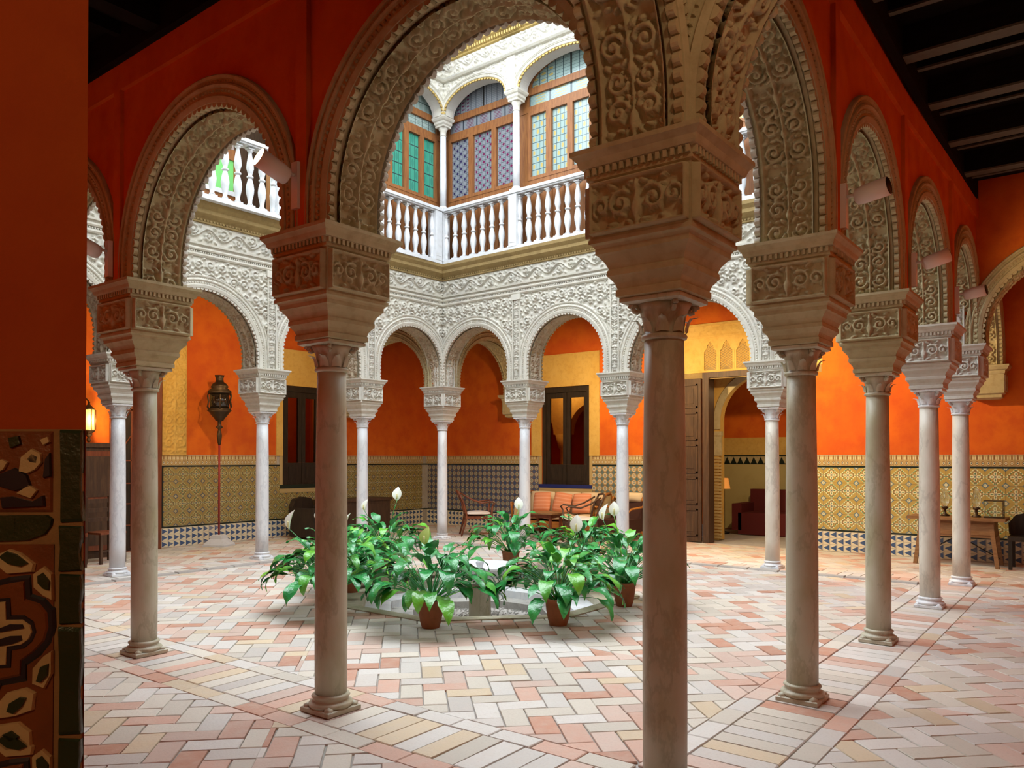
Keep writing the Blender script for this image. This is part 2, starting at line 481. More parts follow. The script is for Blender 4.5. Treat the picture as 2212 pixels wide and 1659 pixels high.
def tile_field():
    c = []; b = []
    w, h = 1.0, 1.0
    for (x, y, s, a) in ((.25, .25, 1, 0), (.75, .25, -1, pi), (.25, .75, -1, .5), (.75, .75, 1, pi+.5)):
        c.append((spiral(x, y, .2, a, 1.5, s), .033)); b += spiral_leaves(x, y, .2, a, s, .045, 6)
        b.append((x, y, .06, .06, 0, 1))
    b += [(.5, .5, .11, .045, .7, .9), (.5, .5, .11, .045, -.7, .9), (0, 0, .10, .05, .7, .9), (0, 0, .10, .05, -.7, .9),
          (.5, .02, .09, .04, 1.57, .8), (.02, .5, .09, .04, 0, .8)]
    return raster(c, b, w, h, RS, True)
def tile_vine():
    c = []; b = []
    t = np.linspace(0, 1.6, 260)
    c.append((np.stack([t, .5+.22*np.sin(2*pi*t/1.6)], 1), .035))
    for (x, y, s, a) in ((.4, .36, 1, pi/2), (1.2, .64, -1, -pi/2)):
        c.append((spiral(x, y, .24, a, 1.5, s), .04)); b += spiral_leaves(x, y, .24, a, s, .06, 6); b.append((x, y, .07, .07, 0, 1))
    b += [(.05, .82, .12, .06, .5, .9), (.8, .15, .12, .06, -.5, .9), (.8, .85, .1, .06, .8, .9), (0, .14, .1, .06, .8, .9)]
    return raster(c, b, 1.6, 1.0, RS, True)
def tile_panel():
    """impost panel 2 : 1, a vase between two scrolls"""
    c = []; b = []
    y = np.linspace(.12, .88, 90)
    c.append((np.stack([np.full_like(y, 1.0), y], 1), .035+.085*np.exp(-((y-.38)/.12)**2)+.03*np.exp(-((y-.78)/.05)**2)))
    c.append((spiral(.66, .50, .24, .9, 1.5, 1), .042)); b += spiral_leaves(.66, .5, .24, .9, 1, .06, 6)
    c.append((spiral(.26, .50, .19, -2.2, 1.4, -1), .040)); b += spiral_leaves(.26, .5, .19, -2.2, -1, .05, 5)
    b += [(.66, .5, .08, .08, 0, 1), (.26, .5, .06, .06, 0, 1), (.87, .85, .12, .05, .3, .9), (.86, .14, .12, .05, -.3, .9), (.46, .86, .12, .05, -.3, .9), (.46, .14, .12, .05, .3, .9), (.09, .85, .06, .05, 0, .8), (.09, .15, .06, .05, 0, .8)]
    return mirrored(raster(c, b, 1.0, 1.0, RS))
T_CAND = tile_candelabra(); T_FIELD = tile_field(); T_VINE = tile_vine(); T_PANEL = tile_panel()
def samp(T, s, t, w=1.0, h=1.0):
    """s, t in tile units of size w x h (periodic)"""
    ny, nx = T.shape
    fx = (np.asarray(s)/w % 1.0)*nx - .5; fy = (np.asarray(t)/h % 1.0)*ny - .5
    x0 = np.floor(fx).astype(int); y0 = np.floor(fy).astype(int); ax = fx-x0; ay = fy-y0
    g = lambda yy, xx: T[yy % ny, xx % nx]
    return (g(y0, x0)*(1-ax)+g(y0, x0+1)*ax)*(1-ay) + (g(y0+1, x0)*(1-ax)+g(y0+1, x0+1)*ax)*ay

# ------------------------------------------------------------------ arches
class Frame:
    """local x along the wall from A to B, y towards the patio, z up"""
    def __init__(s, A, B, side):
        A = np.array(A, float); B = np.array(B, float)
        s.A = A; s.L = float(np.linalg.norm(B-A)); s.ex = (B-A)/s.L
        n = np.array((-s.ex[1], s.ex[0])); side = np.array(side, float)
        s.ey = n if n@side > 0 else -n
    def __call__(s, x, y, z):
        p = s.A + s.ex*x + s.ey*y
        return (p[0], p[1], z)
    def arr(s, x, y, z):
        x, y, z = np.broadcast_arrays(x, y, z)
        return np.stack([s.A[0]+s.ex[0]*x+s.ey[0]*y, s.A[1]+s.ex[1]*x+s.ey[1]*y, z], -1)
def arch_path(cx_, r, zs, stilt, rz=None, n=None, step=.03):
    """points (x, z, nx, nz, s) along the opening, evenly spaced"""
    rz = rz or r
    x = []; z = []
    for q in np.linspace(0, stilt, 12)[:-1]: x.append(cx_-r); z.append(zs+q)
    ph = np.linspace(pi, 0, 160); zc = zs+stilt
    x += list(cx_+r*np.cos(ph)); z += list(zc+rz*np.sin(ph))
    for q in np.linspace(stilt, 0, 12)[1:]: x.append(cx_+r); z.append(zs+q)
    x = np.array(x); z = np.array(z)
    s = np.concatenate([[0], np.cumsum(np.hypot(np.diff(x), np.diff(z)))])
    n = n or max(8, int(s[-1]/step))
    t = np.linspace(0, s[-1], n+1)
    xx = np.interp(t, s, x); zz = np.interp(t, s, z)
    dx = np.gradient(xx, t); dz = np.gradient(zz, t); l = np.hypot(dx, dz)
    return np.stack([xx, zz, -dz/l, dx/l, t], 1)
def sweep(fr, path, prof, name, mats, parent):
    pr = np.array(prof)
    px = path[:, None, 0]+path[:, None, 2]*pr[None, :, 0]
    pz = path[:, None, 1]+path[:, None, 3]*pr[None, :, 0]
    return gridmesh(fr.arr(px, pr[None, :, 1]+0*px, pz), name, mats, None, parent)
def add_sweep(mb, fr, path, prof, mi=0):
    pr = np.array(prof); n = len(path); m = len(pr)
    px = path[:, None, 0]+path[:, None, 2]*pr[None, :, 0]
    pz = path[:, None, 1]+path[:, None, 3]*pr[None, :, 0]
    v = fr.arr(px, pr[None, :, 1]+0*px, pz).reshape(-1, 3)
    mb.add(v, [(i*m+j, (i+1)*m+j, (i+1)*m+j+1, i*m+j+1) for i in range(n-1) for j in range(m-1)], mi)
def wall_bay(mb, fr, cx_, r, zs, stilt, ztop, y0, y1, mg, mp, ms, rz=None, x0=0, x1=None):
    """the wall round one arch: red or plain faces and the soffit"""
    rz = rz or r; x1 = fr.L if x1 is None else x1
    zc = zs+stilt; ph = np.linspace(pi, 0, 41)
    for y, mi in ((y0, mg), (y1, mp)):
        mb.add([fr(x0, y, zs), fr(cx_-r, y, zs), fr(cx_-r, y, zc), fr(cx_-r, y, ztop), fr(x0, y, ztop)], [(0, 1, 2, 3, 4)], mi)
        mb.add([fr(cx_+r, y, zs), fr(x1, y, zs), fr(x1, y, ztop), fr(cx_+r, y, ztop), fr(cx_+r, y, zc)], [(0, 1, 2, 3, 4)], mi)
        v = []
        for a in ph: v += [fr(cx_+r*cos(a), y, zc+rz*sin(a)), fr(cx_+r*cos(a), y, ztop)]
        mb.add(v, [(2*i, 2*i+2, 2*i+3, 2*i+1) for i in range(40)], mi)
    pts = [(cx_-r, zs)]+[(cx_+r*cos(a), zc+rz*sin(a)) for a in ph]+[(cx_+r, zs)]
    v = []
    for a, b in pts: v += [fr(a, y0, b), fr(a, y1, b)]
    mb.add(v, [(2*i, 2*i+1, 2*i+3, 2*i+2) for i in range(len(pts)-1)], ms)
    mb.add([fr(x0, y0, ztop), fr(x1, y0, ztop), fr(x1, y1, ztop), fr(x0, y1, ztop)], [(0, 1, 2, 3)], mg)
    for x in (x0, x1): mb.add([fr(x, y0, zs), fr(x, y1, zs), fr(x, y1, ztop), fr(x, y0, ztop)], [(0, 1, 2, 3)], mg)
def scallops(mb, fr, path, ypos, thick, rad=.03, mi=0, every=None):
    """row of little lobes hanging from the arch edge"""
    S = path[-1, 4]; n = int(S/(rad*2.0)); k = 6
    for i in range(n):
        t = (i+.5)*S/n
        x, z, nx, nz = [np.interp(t, path[:, 4], path[:, q]) for q in range(4)]
        tx, tz = nz, -nx
        pts = []
        for j in range(k+1):
            a = pi*j/k
            pts.append((x + tx*rad*cos(a)*.98 - nx*rad*sin(a)*1.15, z + tz*rad*cos(a)*.98 - nz*rad*sin(a)*1.15))
        pts += [(x - tx*rad + nx*.02, z - tz*rad + nz*.02), (x + tx*rad + nx*.02, z + tz*rad + nz*.02)]
        mb.prism(pts, lambda a_, b_, d: fr(a_, d, b_), ypos-thick/2, ypos+thick/2, mi)
def beads(mb, fr, path, rho, y, size, pitch, sgn, mi=0):
    S = path[-1, 4]; n = int(S/pitch)
    for i in range(n):
        t = (i+.5)*S/n
        x, z, nx, nz = [np.interp(t, path[:, 4], path[:, q]) for q in range(4)]
        tx, tz = nz, -nx; cx_, cz_ = x+nx*rho, z+nz*rho; h = size/2; g = size*.28
        v = [fr(cx_+tx*a*h+nx*b*h, y, cz_+tz*a*h+nz*b*h) for a, b in ((-1,-1),(1,-1),(1,1),(-1,1))]
        v += [fr(cx_+tx*a*g+nx*b*g, y+sgn*size*.6, cz_+tz*a*g+nz*b*g) for a, b in ((-1,-1),(1,-1),(1,1),(-1,1))]
        mb.add(v, [(0,1,5,4),(1,2,6,5),(2,3,7,6),(3,0,4,7),(4,5,6,7)], mi)
def soffit_relief(fr, path_fn, yc, half, depth, cell, name, mats, parent, tile=T_CAND, tw=1.0, th=1.7, rise=.046):
    path = path_fn(cell)
    w = half*2; m = max(8, int(w/cell))
    yy = np.linspace(-half, half, m+1)
    s = (yy+half)/w                       # 0..1 across
    tt = path[:, 4]/w                     # same scale along
    S, Tt = np.meshgrid(s, tt)
    Hh = samp(tile, S*tw, Tt, tw, th)
    edge = np.clip((np.abs(S-.5)-.455)/.02, 0, 1)
    Hh = np.maximum(Hh*(1-edge), edge*.9)*rise
    Hh += RNG.normal(0, .0008, Hh.shape)
    px = path[:, None, 0]-path[:, None, 2]*(Hh)
    pz = path[:, None, 1]-path[:, None, 3]*(Hh)
    return gridmesh(fr.arr(px, yc+yy[None, :]+0*px, pz), name, mats, None, parent)
def flat_relief(fr, x0, x1, z0, z1, y, cell, tile, unit, tw, th, rise, name, mats, parent, mask=None, sgn=1, fit=False, border=0):
    nx = max(4, int((x1-x0)/cell)); nz = max(4, int((z1-z0)/cell))
    xx = np.linspace(x0, x1, nx+1); zz = np.linspace(z0, z1, nz+1)
    Xg, Zg = np.meshgrid(xx, zz)
    if fit: Hh = samp(tile, (Xg-x0)/(x1-x0)*tw*.9999, (Zg-z0)/(z1-z0)*th*.9999, tw, th)
    else: Hh = samp(tile, (Xg-x0)/unit, (Zg-z0)/unit, tw, th)
    if border:
        e = np.minimum(np.minimum(Xg-x0, x1-Xg), np.minimum(Zg-z0, z1-Zg))
        k = np.clip((border-e)/.006, 0, 1)
        Hh = np.maximum(Hh*(1-k), k)
    Hh = Hh*rise + RNG.normal(0, .0006, Hh.shape)
    edge = (np.arange(nx+1)[None, :] % nx == 0) | (np.arange(nz+1)[:, None] % nz == 0)
    Hh = np.where(edge, -.004, Hh)
    keep = None
    if mask is not None:
        xc = (xx[:-1]+xx[1:])/2; zc = (zz[:-1]+zz[1:])/2
        Xc, Zc = np.meshgrid(xc, zc); keep = mask(Xc, Zc)
    return gridmesh(fr.arr(Xg, y+sgn*Hh, Zg), name, mats, keep, parent)
def mould_strip(mb, fr, x0, x1, prof, mi=0):
    """horizontal moulding: prof [(y, z)] from bottom to top"""
    v = []
    for y, z in prof: v += [fr(x0, y, z), fr(x1, y, z)]
    m = len(prof)
    mb.add(v, [(2*i, 2*i+1, 2*i+3, 2*i+2) for i in range(m-1)]+[tuple(range(0, 2*m, 2)), tuple(reversed(range(1, 2*m, 2)))], mi)
# ------------------------------------------------------------------ columns
def make_column(label, shaft_mat, cap_mat, imp_mat, loc):
    t = thing('column', label, 'column', (*loc, 0), 0, None)
    pl = MB(); pl.loft([(.122, 0), (.130, .004), (.130, .028), (.122, .034)])
    for a in range(4):                                        # corner spurs
        an = pi/4 + a*pi/2
        pl.lathe([(.03, 0), (.026, .022), (.004, .034)], (.128*cos(an)*1.08, .128*sin(an)*1.08, .022), 8)
    pl.obj('plinth', cap_mat, t)
    b = MB(); b.lathe([(.122, .03), (.134, .042), (.136, .052), (.128, .064), (.112, .070), (.106, .082), (.112, .090), (.118, .097), (.113, .106), (.099, .112)], n=28)
    b.obj('base', cap_mat, t)
    s = MB(); s.lathe([(.0975, .108), (.099, .4), (.099, .9), (.096, 1.4), (.091, 1.8), (.088, 2.085)], n=32); s.obj('shaft', shaft_mat, t)
    c = MB()
    c.lathe([(.089, 2.078), (.100, 2.082), (.104, 2.092), (.100, 2.102), (.090, 2.106), (.091, 2.14), (.097, 2.18), (.110, 2.215), (.126, 2.238)], n=28)
    for k in range(8):                                        # leaves round the bell
        a = 2*pi*k/8 + pi/8
        pts = []
        for q in range(5):
            tq = q/4; rr = .092+.008*tq+.040*tq**3; z = 2.108+.085*tq - .02*max(0, tq-.8)*5
            w = .030*(1-tq**2*.8)
            pts.append([((rr)*cos(a)-w*sin(a), rr*sin(a)+w*cos(a), z), ((rr+.014)*cos(a), (rr+.014)*sin(a), z+.004), (rr*cos(a)+w*sin(a), rr*sin(a)-w*cos(a), z)])
        v = [p for row in pts for p in row]
        c.add(v, [(i*3+j, i*3+j+1, i*3+j+4, i*3+j+3) for i in range(4) for j in range(2)], 0, True)
    c.obj('capital', cap_mat, t)
    for k in range(4):                                        # corner volutes
        a = pi/4 + k*pi/2
        vl = MB(); cx_, cy_ = .128*cos(a), .128*sin(a)
        pts = [(cx_ + (.030-.0018*i)*cos(.75*i)*cos(a), cy_ + (.030-.0018*i)*cos(.75*i)*sin(a), 2.222+(.030-.0018*i)*sin(.75*i)) for i in range(15)]
        vl.tube(pts, .012, 6); vl.obj('volute', cap_mat, t)
    ab = MB(); ab.loft([(.128, 2.238), (.146, 2.246), (.146, 2.262), (.138, 2.268)]); ab.obj('capital_slab', cap_mat, t)
    m = MB(); m.loft([(.140, 2.266), (.158, 2.272), (.158, 2.300), (.152, 2.306), (.160, 2.330), (.180, 2.356), (.186, 2.362), (.186, 2.384), (.180, 2.392), (.192, 2.420), (.214, 2.448), (.224, 2.456), (.224, 2.480), (.232, 2.492), (.246, 2.500), (.246, 2.518), (.238, 2.522)])
    m.obj('impost_moulding', imp_mat, t)
    bl = MB(); bl.loft([(.240, 2.518), (.240, 2.776)]); bl.obj('impost_block', imp_mat, t)
    first = None
    for k in range(4):
        if first is None:
            fr = Frame((-.232, .241), (.232, .241), (0, 1))
            first = flat_relief(fr, 0, .464, 2.530, 2.766, 0, .0062, T_PANEL, 1, 2.0, 1.0, .034, 'relief_panel', [imp_mat], t, fit=True, border=.022)
        else:
            r = link(first.data, 'relief_panel', t, None, k*pi/2)
    co = MB(); co.loft([(.243, 2.774), (.252, 2.780), (.252, 2.790), (.250, 2.796), (.250, 2.826), (.272, 2.832), (.278, 2.842), (.284, 2.862), (.300, 2.880), (.3075, 2.886), (.3075, 2.906)])
    co.obj('cornice', imp_mat, t)
    d = MB()
    for k in range(4):
        ca, sa = cos(k*pi/2), sin(k*pi/2)
        for i in range(15):
            x = -.238+i*.034
            d.box((x-.008, .247, 2.799), (x+.009, .268, 2.829), fn=lambda a, b_, c_: (a*ca-b_*sa, a*sa+b_*ca, c_))
    d.obj('dentils', imp_mat, t)
    return t

LAB = {
 '00': 'thick shadowed column nearest the camera, its base below the picture edge',
 '01': 'brown shadowed column left of the picture centre, standing in front of the plants',
 '02': 'brown lit column near the tiled pier, with the dark ceiling above it',
 '03': 'near left gallery column hidden behind the tiled pier, third from the nearest one',
 '04': 'corner column of the left galleries, behind the tiled pier',
 '10': 'second column of the right row, grey shaft with a full square base on the bricks',
 '20': 'third column of the right row, pale marble shaft with a dark crack halfway up',
 '30': 'fourth column of the right row, slim pale shaft before the wooden side table',
 '40': 'last column of the right row at the corner, beside the wooden side table end',
 '41': 'white column of the far right arcade in front of the open carved doorway',
 '42': 'white column of the far right arcade just right of the black glazed window',
 '43': 'white column of the far right arcade in front of the cane sofa',
 '44': 'slim white corner column at the far end of the court, under the balcony corner',
 '34': 'white column of the far left arcade next to the far corner column',
 '24': 'white column of the far left arcade just right of the pole lantern',
 '14': 'white column of the far left arcade beside the small lit wall lantern'}
near_c = make_column(LAB['00'], 'marble_warm', 'marble_warm', 'stucco_tan_shaded', P['00'])
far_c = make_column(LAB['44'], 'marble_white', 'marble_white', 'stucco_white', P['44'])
near_c['group'] = far_c['group'] = 'marble columns round the courtyard'
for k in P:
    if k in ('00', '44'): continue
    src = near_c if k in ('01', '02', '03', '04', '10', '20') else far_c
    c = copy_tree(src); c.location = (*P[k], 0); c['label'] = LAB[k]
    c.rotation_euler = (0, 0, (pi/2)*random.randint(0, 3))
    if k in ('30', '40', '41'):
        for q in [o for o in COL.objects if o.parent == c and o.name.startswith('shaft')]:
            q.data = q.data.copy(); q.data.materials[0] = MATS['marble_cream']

# ------------------------------------------------------------------ arcades on the ground floor
ARCH_PROF = [(-.004, .0), (-.004, .020), (.018, .026), (.034, .030), (.040, .018), (.050, .016), (.088, .018), (.094, .030), (.108, .036), (.120, .030), (.126, .018), (.146, .018), (.150, .030), (.168, .034), (.176, .028), (.182, .0)]
T2 = .205
def bay(wallobj, mb, a, b, patio_dir, tag_, cell, patio=True, gallery=True, patio_cell=.0125, gal_mat='stucco_tan_shaded', pat_mat='stucco_white', sof_mat='stucco_tan_shaded', crown=CROWN, facade=True):
    fr = Frame(a, b, patio_dir)
    pier = .20
    r = (fr.L-2*pier)/2; stilt = crown-H0-r
    cx_ = fr.L/2
    wall_bay(mb, fr, cx_, r, H0, stilt, ZC+.5, -T2, T2, 0, 1, 2)
    pf = lambda step: arch_path(cx_, r, H0, stilt, step=step)
    path = pf(.05)
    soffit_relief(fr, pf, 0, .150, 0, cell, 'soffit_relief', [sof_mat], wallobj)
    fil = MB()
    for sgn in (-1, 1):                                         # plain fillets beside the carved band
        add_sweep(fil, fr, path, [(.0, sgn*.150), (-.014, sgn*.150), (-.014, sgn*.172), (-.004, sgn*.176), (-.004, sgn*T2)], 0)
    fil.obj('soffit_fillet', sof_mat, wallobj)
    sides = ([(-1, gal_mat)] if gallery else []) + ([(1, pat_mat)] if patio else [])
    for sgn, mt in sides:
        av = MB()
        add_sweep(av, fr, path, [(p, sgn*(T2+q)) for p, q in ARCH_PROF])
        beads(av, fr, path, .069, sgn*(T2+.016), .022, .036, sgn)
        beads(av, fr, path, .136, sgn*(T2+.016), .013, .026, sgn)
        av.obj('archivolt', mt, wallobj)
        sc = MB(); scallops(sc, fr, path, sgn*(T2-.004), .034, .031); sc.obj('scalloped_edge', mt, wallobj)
    if gallery:                                                 # raised frame round each arch
        al = MB()
        al.box((-.05, -T2-.032, H0), (.05, -T2+.01, 4.40), fn=fr)
        al.box((0, -T2-.032, 4.40), (fr.L, -T2+.01, 4.62), fn=fr)
        al.obj('raised_frame', RED_OF.get(tag_, 'red_plaster'), wallobj)
    if patio and facade:
        zc = H0+stilt
        def mask(Xc, Zc):
            d = np.where(Zc > zc, np.hypot(Xc-cx_, Zc-zc), np.abs(Xc-cx_))
            return (d > r+.165) & (Xc > .0) & (Xc < fr.L)
        flat_relief(fr, 0, fr.L, H0, 4.40, T2+.004, patio_cell, T_FIELD, .37, 1, 1, .044, 'spandrel_relief', [pat_mat], wallobj, mask)
        st = MB()                                               # pilaster strip over the column
        for s0 in (-.083, .065): st.box((s0, T2, H0), (s0+.018, T2+.045, 4.40), fn=fr)
        st.box((-.07, T2, H0), (.07, T2+.022, 4.40), fn=fr)
        st.box((-.10, T2, 4.30), (.10, T2+.06, 4.40), fn=fr)
        st.obj('pilaster_strip', pat_mat, wallobj)
        flat_relief(fr, -.062, .062, H0+.02, 4.29, T2+.024, .0115, T_CAND, .124, 1.0, 1.7, .026, 'pilaster_relief', [pat_mat], wallobj)
        mo = MB()
        mould_strip(mo, fr, 0, fr.L, [(T2, 4.395), (T2+.03, 4.40), (T2+.045, 4.42), (T2+.045, 4.445), (T2+.02, 4.45), (T2+.022, 4.475), (T2+.050, 4.48), (T2+.062, 4.50), (T2+.062, 4.52), (T2+.035, 4.53), (T2+.035, 4.555), (T2+.070, 4.56), (T2+.075, 4.585), (T2+.01, 4.595)])
        n = int(fr.L/.035)
        for i in range(n):
            x = (i+.5)*fr.L/n; mo.box((x-.009, T2+.02, 4.452), (x+.009, T2+.040, 4.472), fn=fr)
        mo.obj('string_moulding', pat_mat, wallobj)
        flat_relief(fr, 0, fr.L, 4.59, 4.885, T2+.020, patio_cell, T_VINE, .295, 1.6, 1.0, .050, 'frieze_relief', [pat_mat], wallobj)
        cn = MB()
        mould_strip(cn, fr, -.15, fr.L+.15, [(T2+.0, 4.875), (T2+.05, 4.88), (T2+.055, 4.90), (T2+.03, 4.905), (T2+.05, 4.94), (T2+.12, 4.99), (T2+.13, 5.0), (T2+.13, 5.05), (T2+.18, 5.10), (T2+.19, 5.15), (T2-.1, 5.15)])
        n = int(fr.L/.05)
        for i in range(n):
            x = (i+.5)*fr.L/n; cn.box((x-.014, T2+.02, 4.906), (x+.014, T2+.052, 4.932), fn=fr)
        cn.obj('eaves_cornice', 'cornice_wood', wallobj)
    return fr, r, stilt
RED_OF = {}
def arcade(name, keys, patio_dir, cell, **kw):
    mb = MB(); w = link(bpy.data.meshes.new(name), name); struct(w)
    for a, b in zip(keys[:-1], keys[1:]): bay(w, mb, P[a], P[b], patio_dir, name, cell, **kw)
    me = mb.mesh(name, ['red_plaster', 'stucco_white', 'stucco_tan_shaded']); w.data = me
    return w
aw1 = arcade('wall_near_left_arcade', ['00', '01', '02', '03', '04'], (1, 0), .0085, patio=False)
aw2 = arcade('wall_near_right_arcade', ['00', '10', '20', '30', '40'], (0, 1), .0085, patio=False)
aw3 = arcade('wall_far_right_arcade', ['40', '41', '42', '43', '44'], (-1, 0), .012, sof_mat='stucco_grey')
aw4 = arcade('wall_far_left_arcade', ['44', '34', '24', '14', '04'], (0, -1), .012, sof_mat='stucco_grey')
# scalloped edge on the court side of the near arches too
for w, keys, pd in ((aw1, ['00', '01', '02', '03', '04'], (1, 0)), (aw2, ['00', '10', '20', '30', '40'], (0, 1))):
    for a, b in zip(keys[:-1], keys[1:]):
        fr = Frame(P[a], P[b], pd); r = (fr.L-.4)/2; path = arch_path(fr.L/2, r, H0, CROWN-H0-r, step=.05)
        sc = MB(); scallops(sc, fr, path, T2-.004, .034, .031); add_sweep(sc, fr, path, [(p, T2+q) for p, q in ARCH_PROF])
        sc.obj('scalloped_edge', 'stucco_white', w)

# cross arches that close the corner bays of the galleries
def cross_arch(name, a, b, side, cell, corbel=True):
    mb = MB(); w = link(bpy.data.meshes.new(name), name); struct(w)
    fr = Frame(a, b, side); pier = .25
    r = (fr.L-2*pier)/2; stilt = .12; rz = CROWN+.0-H0-stilt
    r = fr.L/2-pier
    wall_bay(mb, fr, fr.L/2, r, H0, stilt, ZC+.3, -T2, T2, 0, 0, 1, rz=rz)
    w.data = mb.mesh(name, ['red_plaster', 'stucco_tan_shaded'])
    pf = lambda step: arch_path(fr.L/2, r, H0, stilt, rz=rz, step=step)
    soffit_relief(fr, pf, 0, .150, 0, cell, 'soffit_relief', ['stucco_tan_shaded'], w)
    path = pf(.05); fil = MB()
    for sgn in (-1, 1):
        add_sweep(fil, fr, path, [(.0, sgn*.150), (-.014, sgn*.150), (-.014, sgn*.172), (-.004, sgn*.176), (-.004, sgn*T2)], 0)
        av = MB(); add_sweep(av, fr, path, [(p, sgn*(T2+q)) for p, q in ARCH_PROF]); beads(av, fr, path, .069, sgn*(T2+.016), .022, .036, sgn)
        av.obj('archivolt', 'stucco_tan_shaded', w)
        sc = MB(); scallops(sc, fr, path, sgn*(T2-.004), .034, .031); sc.obj('scalloped_edge', 'stucco_tan_shaded', w)
    fil.obj('soffit_fillet', 'stucco_tan_shaded', w)
    # corbel on the wall end
    if not corbel: return w
    c = MB(); L = fr.L
    prof = [(.16, 2.42), (.20, 2.44), (.20, 2.48), (.235, 2.50), (.235, 2.776), (.245, 2.78), (.25, 2.80), (.25, 2.826), (.28, 2.84), (.305, 2.885), (.305, 2.906)]
    v = []
    for hh, z in prof: v += [fr(L-hh*1.2, -hh, z), fr(L, -hh, z), fr(L, hh, z), fr(L-hh*1.2, hh, z)]
    f = [(i*4+k, i*4+(k+1) % 4, i*4+4+(k+1) % 4, i*4+4+k) for i in range(len(prof)-1) for k in range(4)] + [(3, 2, 1, 0), tuple(range(4*len(prof)-4, 4*len(prof)))]
    c.add(v, f); c.obj('corbel', 'stucco_tan_shaded', w)
    for sg in (-1, 1):
        fr2 = Frame(fr(L-.275, sg*.236, 0)[:2], fr(L-.005, sg*.236, 0)[:2], fr.ey*sg)
        flat_relief(fr2, 0, .27, 2.515, 2.77, 0, .007, T_PANEL, 1, 1.0, 1.0, .022, 'relief_panel', ['stucco_tan_shaded'], w, fit=True, border=.02)
    return w
cross_arch('wall_cross_arch_1', P['00'], (UN, P['00'][1]), (0, 1), .0075, False)
cross_arch('wall_cross_arch_2', P['00'], (P['00'][0], VN), (1, 0), .0075)
cross_arch('wall_cross_arch_3', P['40'], (UW, P['40'][1]), (0, 1), .011)
cross_arch('wall_cross_arch_4', P['40'], (P['40'][0], VN), (1, 0), .009)
cross_arch('wall_cross_arch_5', P['44'], (UW, P['44'][1]), (0, 1), .014)
cross_arch('wall_cross_arch_6', P['44'], (P['44'][0], VW), (1, 0), .014)
# ------------------------------------------------------------------ upper storey
def sbox(name, a, b, m, parent=None, isstruct=True):
    o = MB().box(a, b).obj(name, m, parent)
    if parent is None and isstruct: struct(o)
    return o
# plain upper walls over the two near arcades, with the eaves
sbox('wall_near_left_upper', (-.25, -.25, 5.12), (.15, 9.0, 9.3), 'limewash')
sbox('wall_near_right_upper', (.15, -.25, 5.12), (8.1, .18, 9.3), 'limewash')

def baluster_mesh():
    m = MB()
    m.box((-.055, -.055, 0), (.055, .055, .035))
    m.lathe([(.030, .035), (.044, .05), (.030, .075), (.034, .12), (.056, .22), (.060, .28), (.050, .35), (.032, .42), (.028, .435), (.048, .445), (.048, .465), (.028, .475), (.034, .51), (.054, .58), (.048, .66), (.028, .78), (.024, .82), (.042, .835), (.042, .85), (.03, .86)], n=12)
    m.box((-.05, -.05, .855), (.05, .05, .875))
    return m.mesh('baluster', ['marble_rail'])
BAL = baluster_mesh()
Z2 = 5.15
def balustrade(label, fr, L, xs_ped, x_from=0):
    t = thing('balustrade', label, 'balustrade', fr(x_from, .2, Z2), 0, 'white balustrades round the upper gallery')
    base = np.array(fr(x_from, .2, Z2))
    def g(x, y, z): q = fr(x, y, z); return (q[0]-base[0], q[1]-base[1], z-Z2)
    rl = MB(); rl.box((x_from, .20, Z2+.955), (L, .375, Z2+.98), fn=g)
    rl.box((x_from, .185, Z2+.98), (L, .40, Z2+1.03), fn=g); rl.obj('handrail', 'marble_rail', t)
    pl = MB(); pl.box((x_from, .20, Z2), (L, .385, Z2+.065), fn=g); pl.obj('plinth_rail', 'marble_rail', t)
    for x in xs_ped:
        p = MB(); p.box((x-.085, .195, Z2+.06), (x+.085, .39, Z2+.96), fn=g); p.box((x-.06, .385, Z2+.13), (x+.06, .395, Z2+.88), fn=g)
        p.obj('pedestal', 'marble_rail', t)
    for a, b in zip(xs_ped[:-1], xs_ped[1:]):
        n = max(1, int(round((b-a-.14)/.215)))
        for i in range(n+1):
            x = a+.09+(b-a-.18)*i/n
            q = g(x, .29, Z2+.065)
            link(BAL, 'baluster', t, q, atan2(fr.ex[1], fr.ex[0]))
    return t
frR = Frame(P['44'], P['40'], (-1, 0)); frL = Frame(P['44'], P['04'], (0, -1))
def xs_on(fr, keys): return [float(np.array(P[k])@fr.ex - fr.A@fr.ex) for k in keys]
xr = xs_on(frR, ['44', '43', '42', '41', '40']); xr[0] = .29; xr[-1] -= .2
xl = xs_on(frL, ['44', '34', '24', '14', '04']); xl[0] = .29; xl[-1] -= .2
balustrade('white stone balustrade of the upper gallery under the purple and teal windows', frR, xr[-1], xr, .2)
balustrade('white stone balustrade of the upper gallery under the green glazed windows', frL, xl[-1], [.505]+xl[1:], .415)

def upper_column(label, x, fr):
    loc = fr(x, .27, Z2+1.03)
    t = thing('gallery_column', label, 'column', loc, atan2(fr.ex[1], fr.ex[0]), 'slim columns of the upper gallery')
    b = MB(); b.box((-.09, -.09, 0), (.09, .09, .04)); b.lathe([(.085, .04), (.09, .055), (.07, .075), (.066, .09)], n=20); b.obj('base', 'marble_rail', t)
    s = MB(); s.lathe([(.062, .08), (.064, .5), (.056, 1.42)], n=20); s.obj('shaft', 'marble_rail', t)
    c = MB(); c.lathe([(.057, 1.41), (.068, 1.42), (.058, 1.435), (.062, 1.50), (.095, 1.57)], n=20); c.loft([(.095, 1.565), (.105, 1.575), (.105, 1.60)]); c.obj('capital', 'stucco_white', t)
    i = MB(); i.loft([(.10, 1.60), (.12, 1.63), (.12, 1.67), (.14, 1.69), (.155, 1.72), (.155, 1.745)]); i.obj('impost', 'stucco_white', t)
    return t
UZ = Z2+1.03+1.745
upper_column('slim white gallery column at the far balcony corner', 0.27*0+.27, frR)
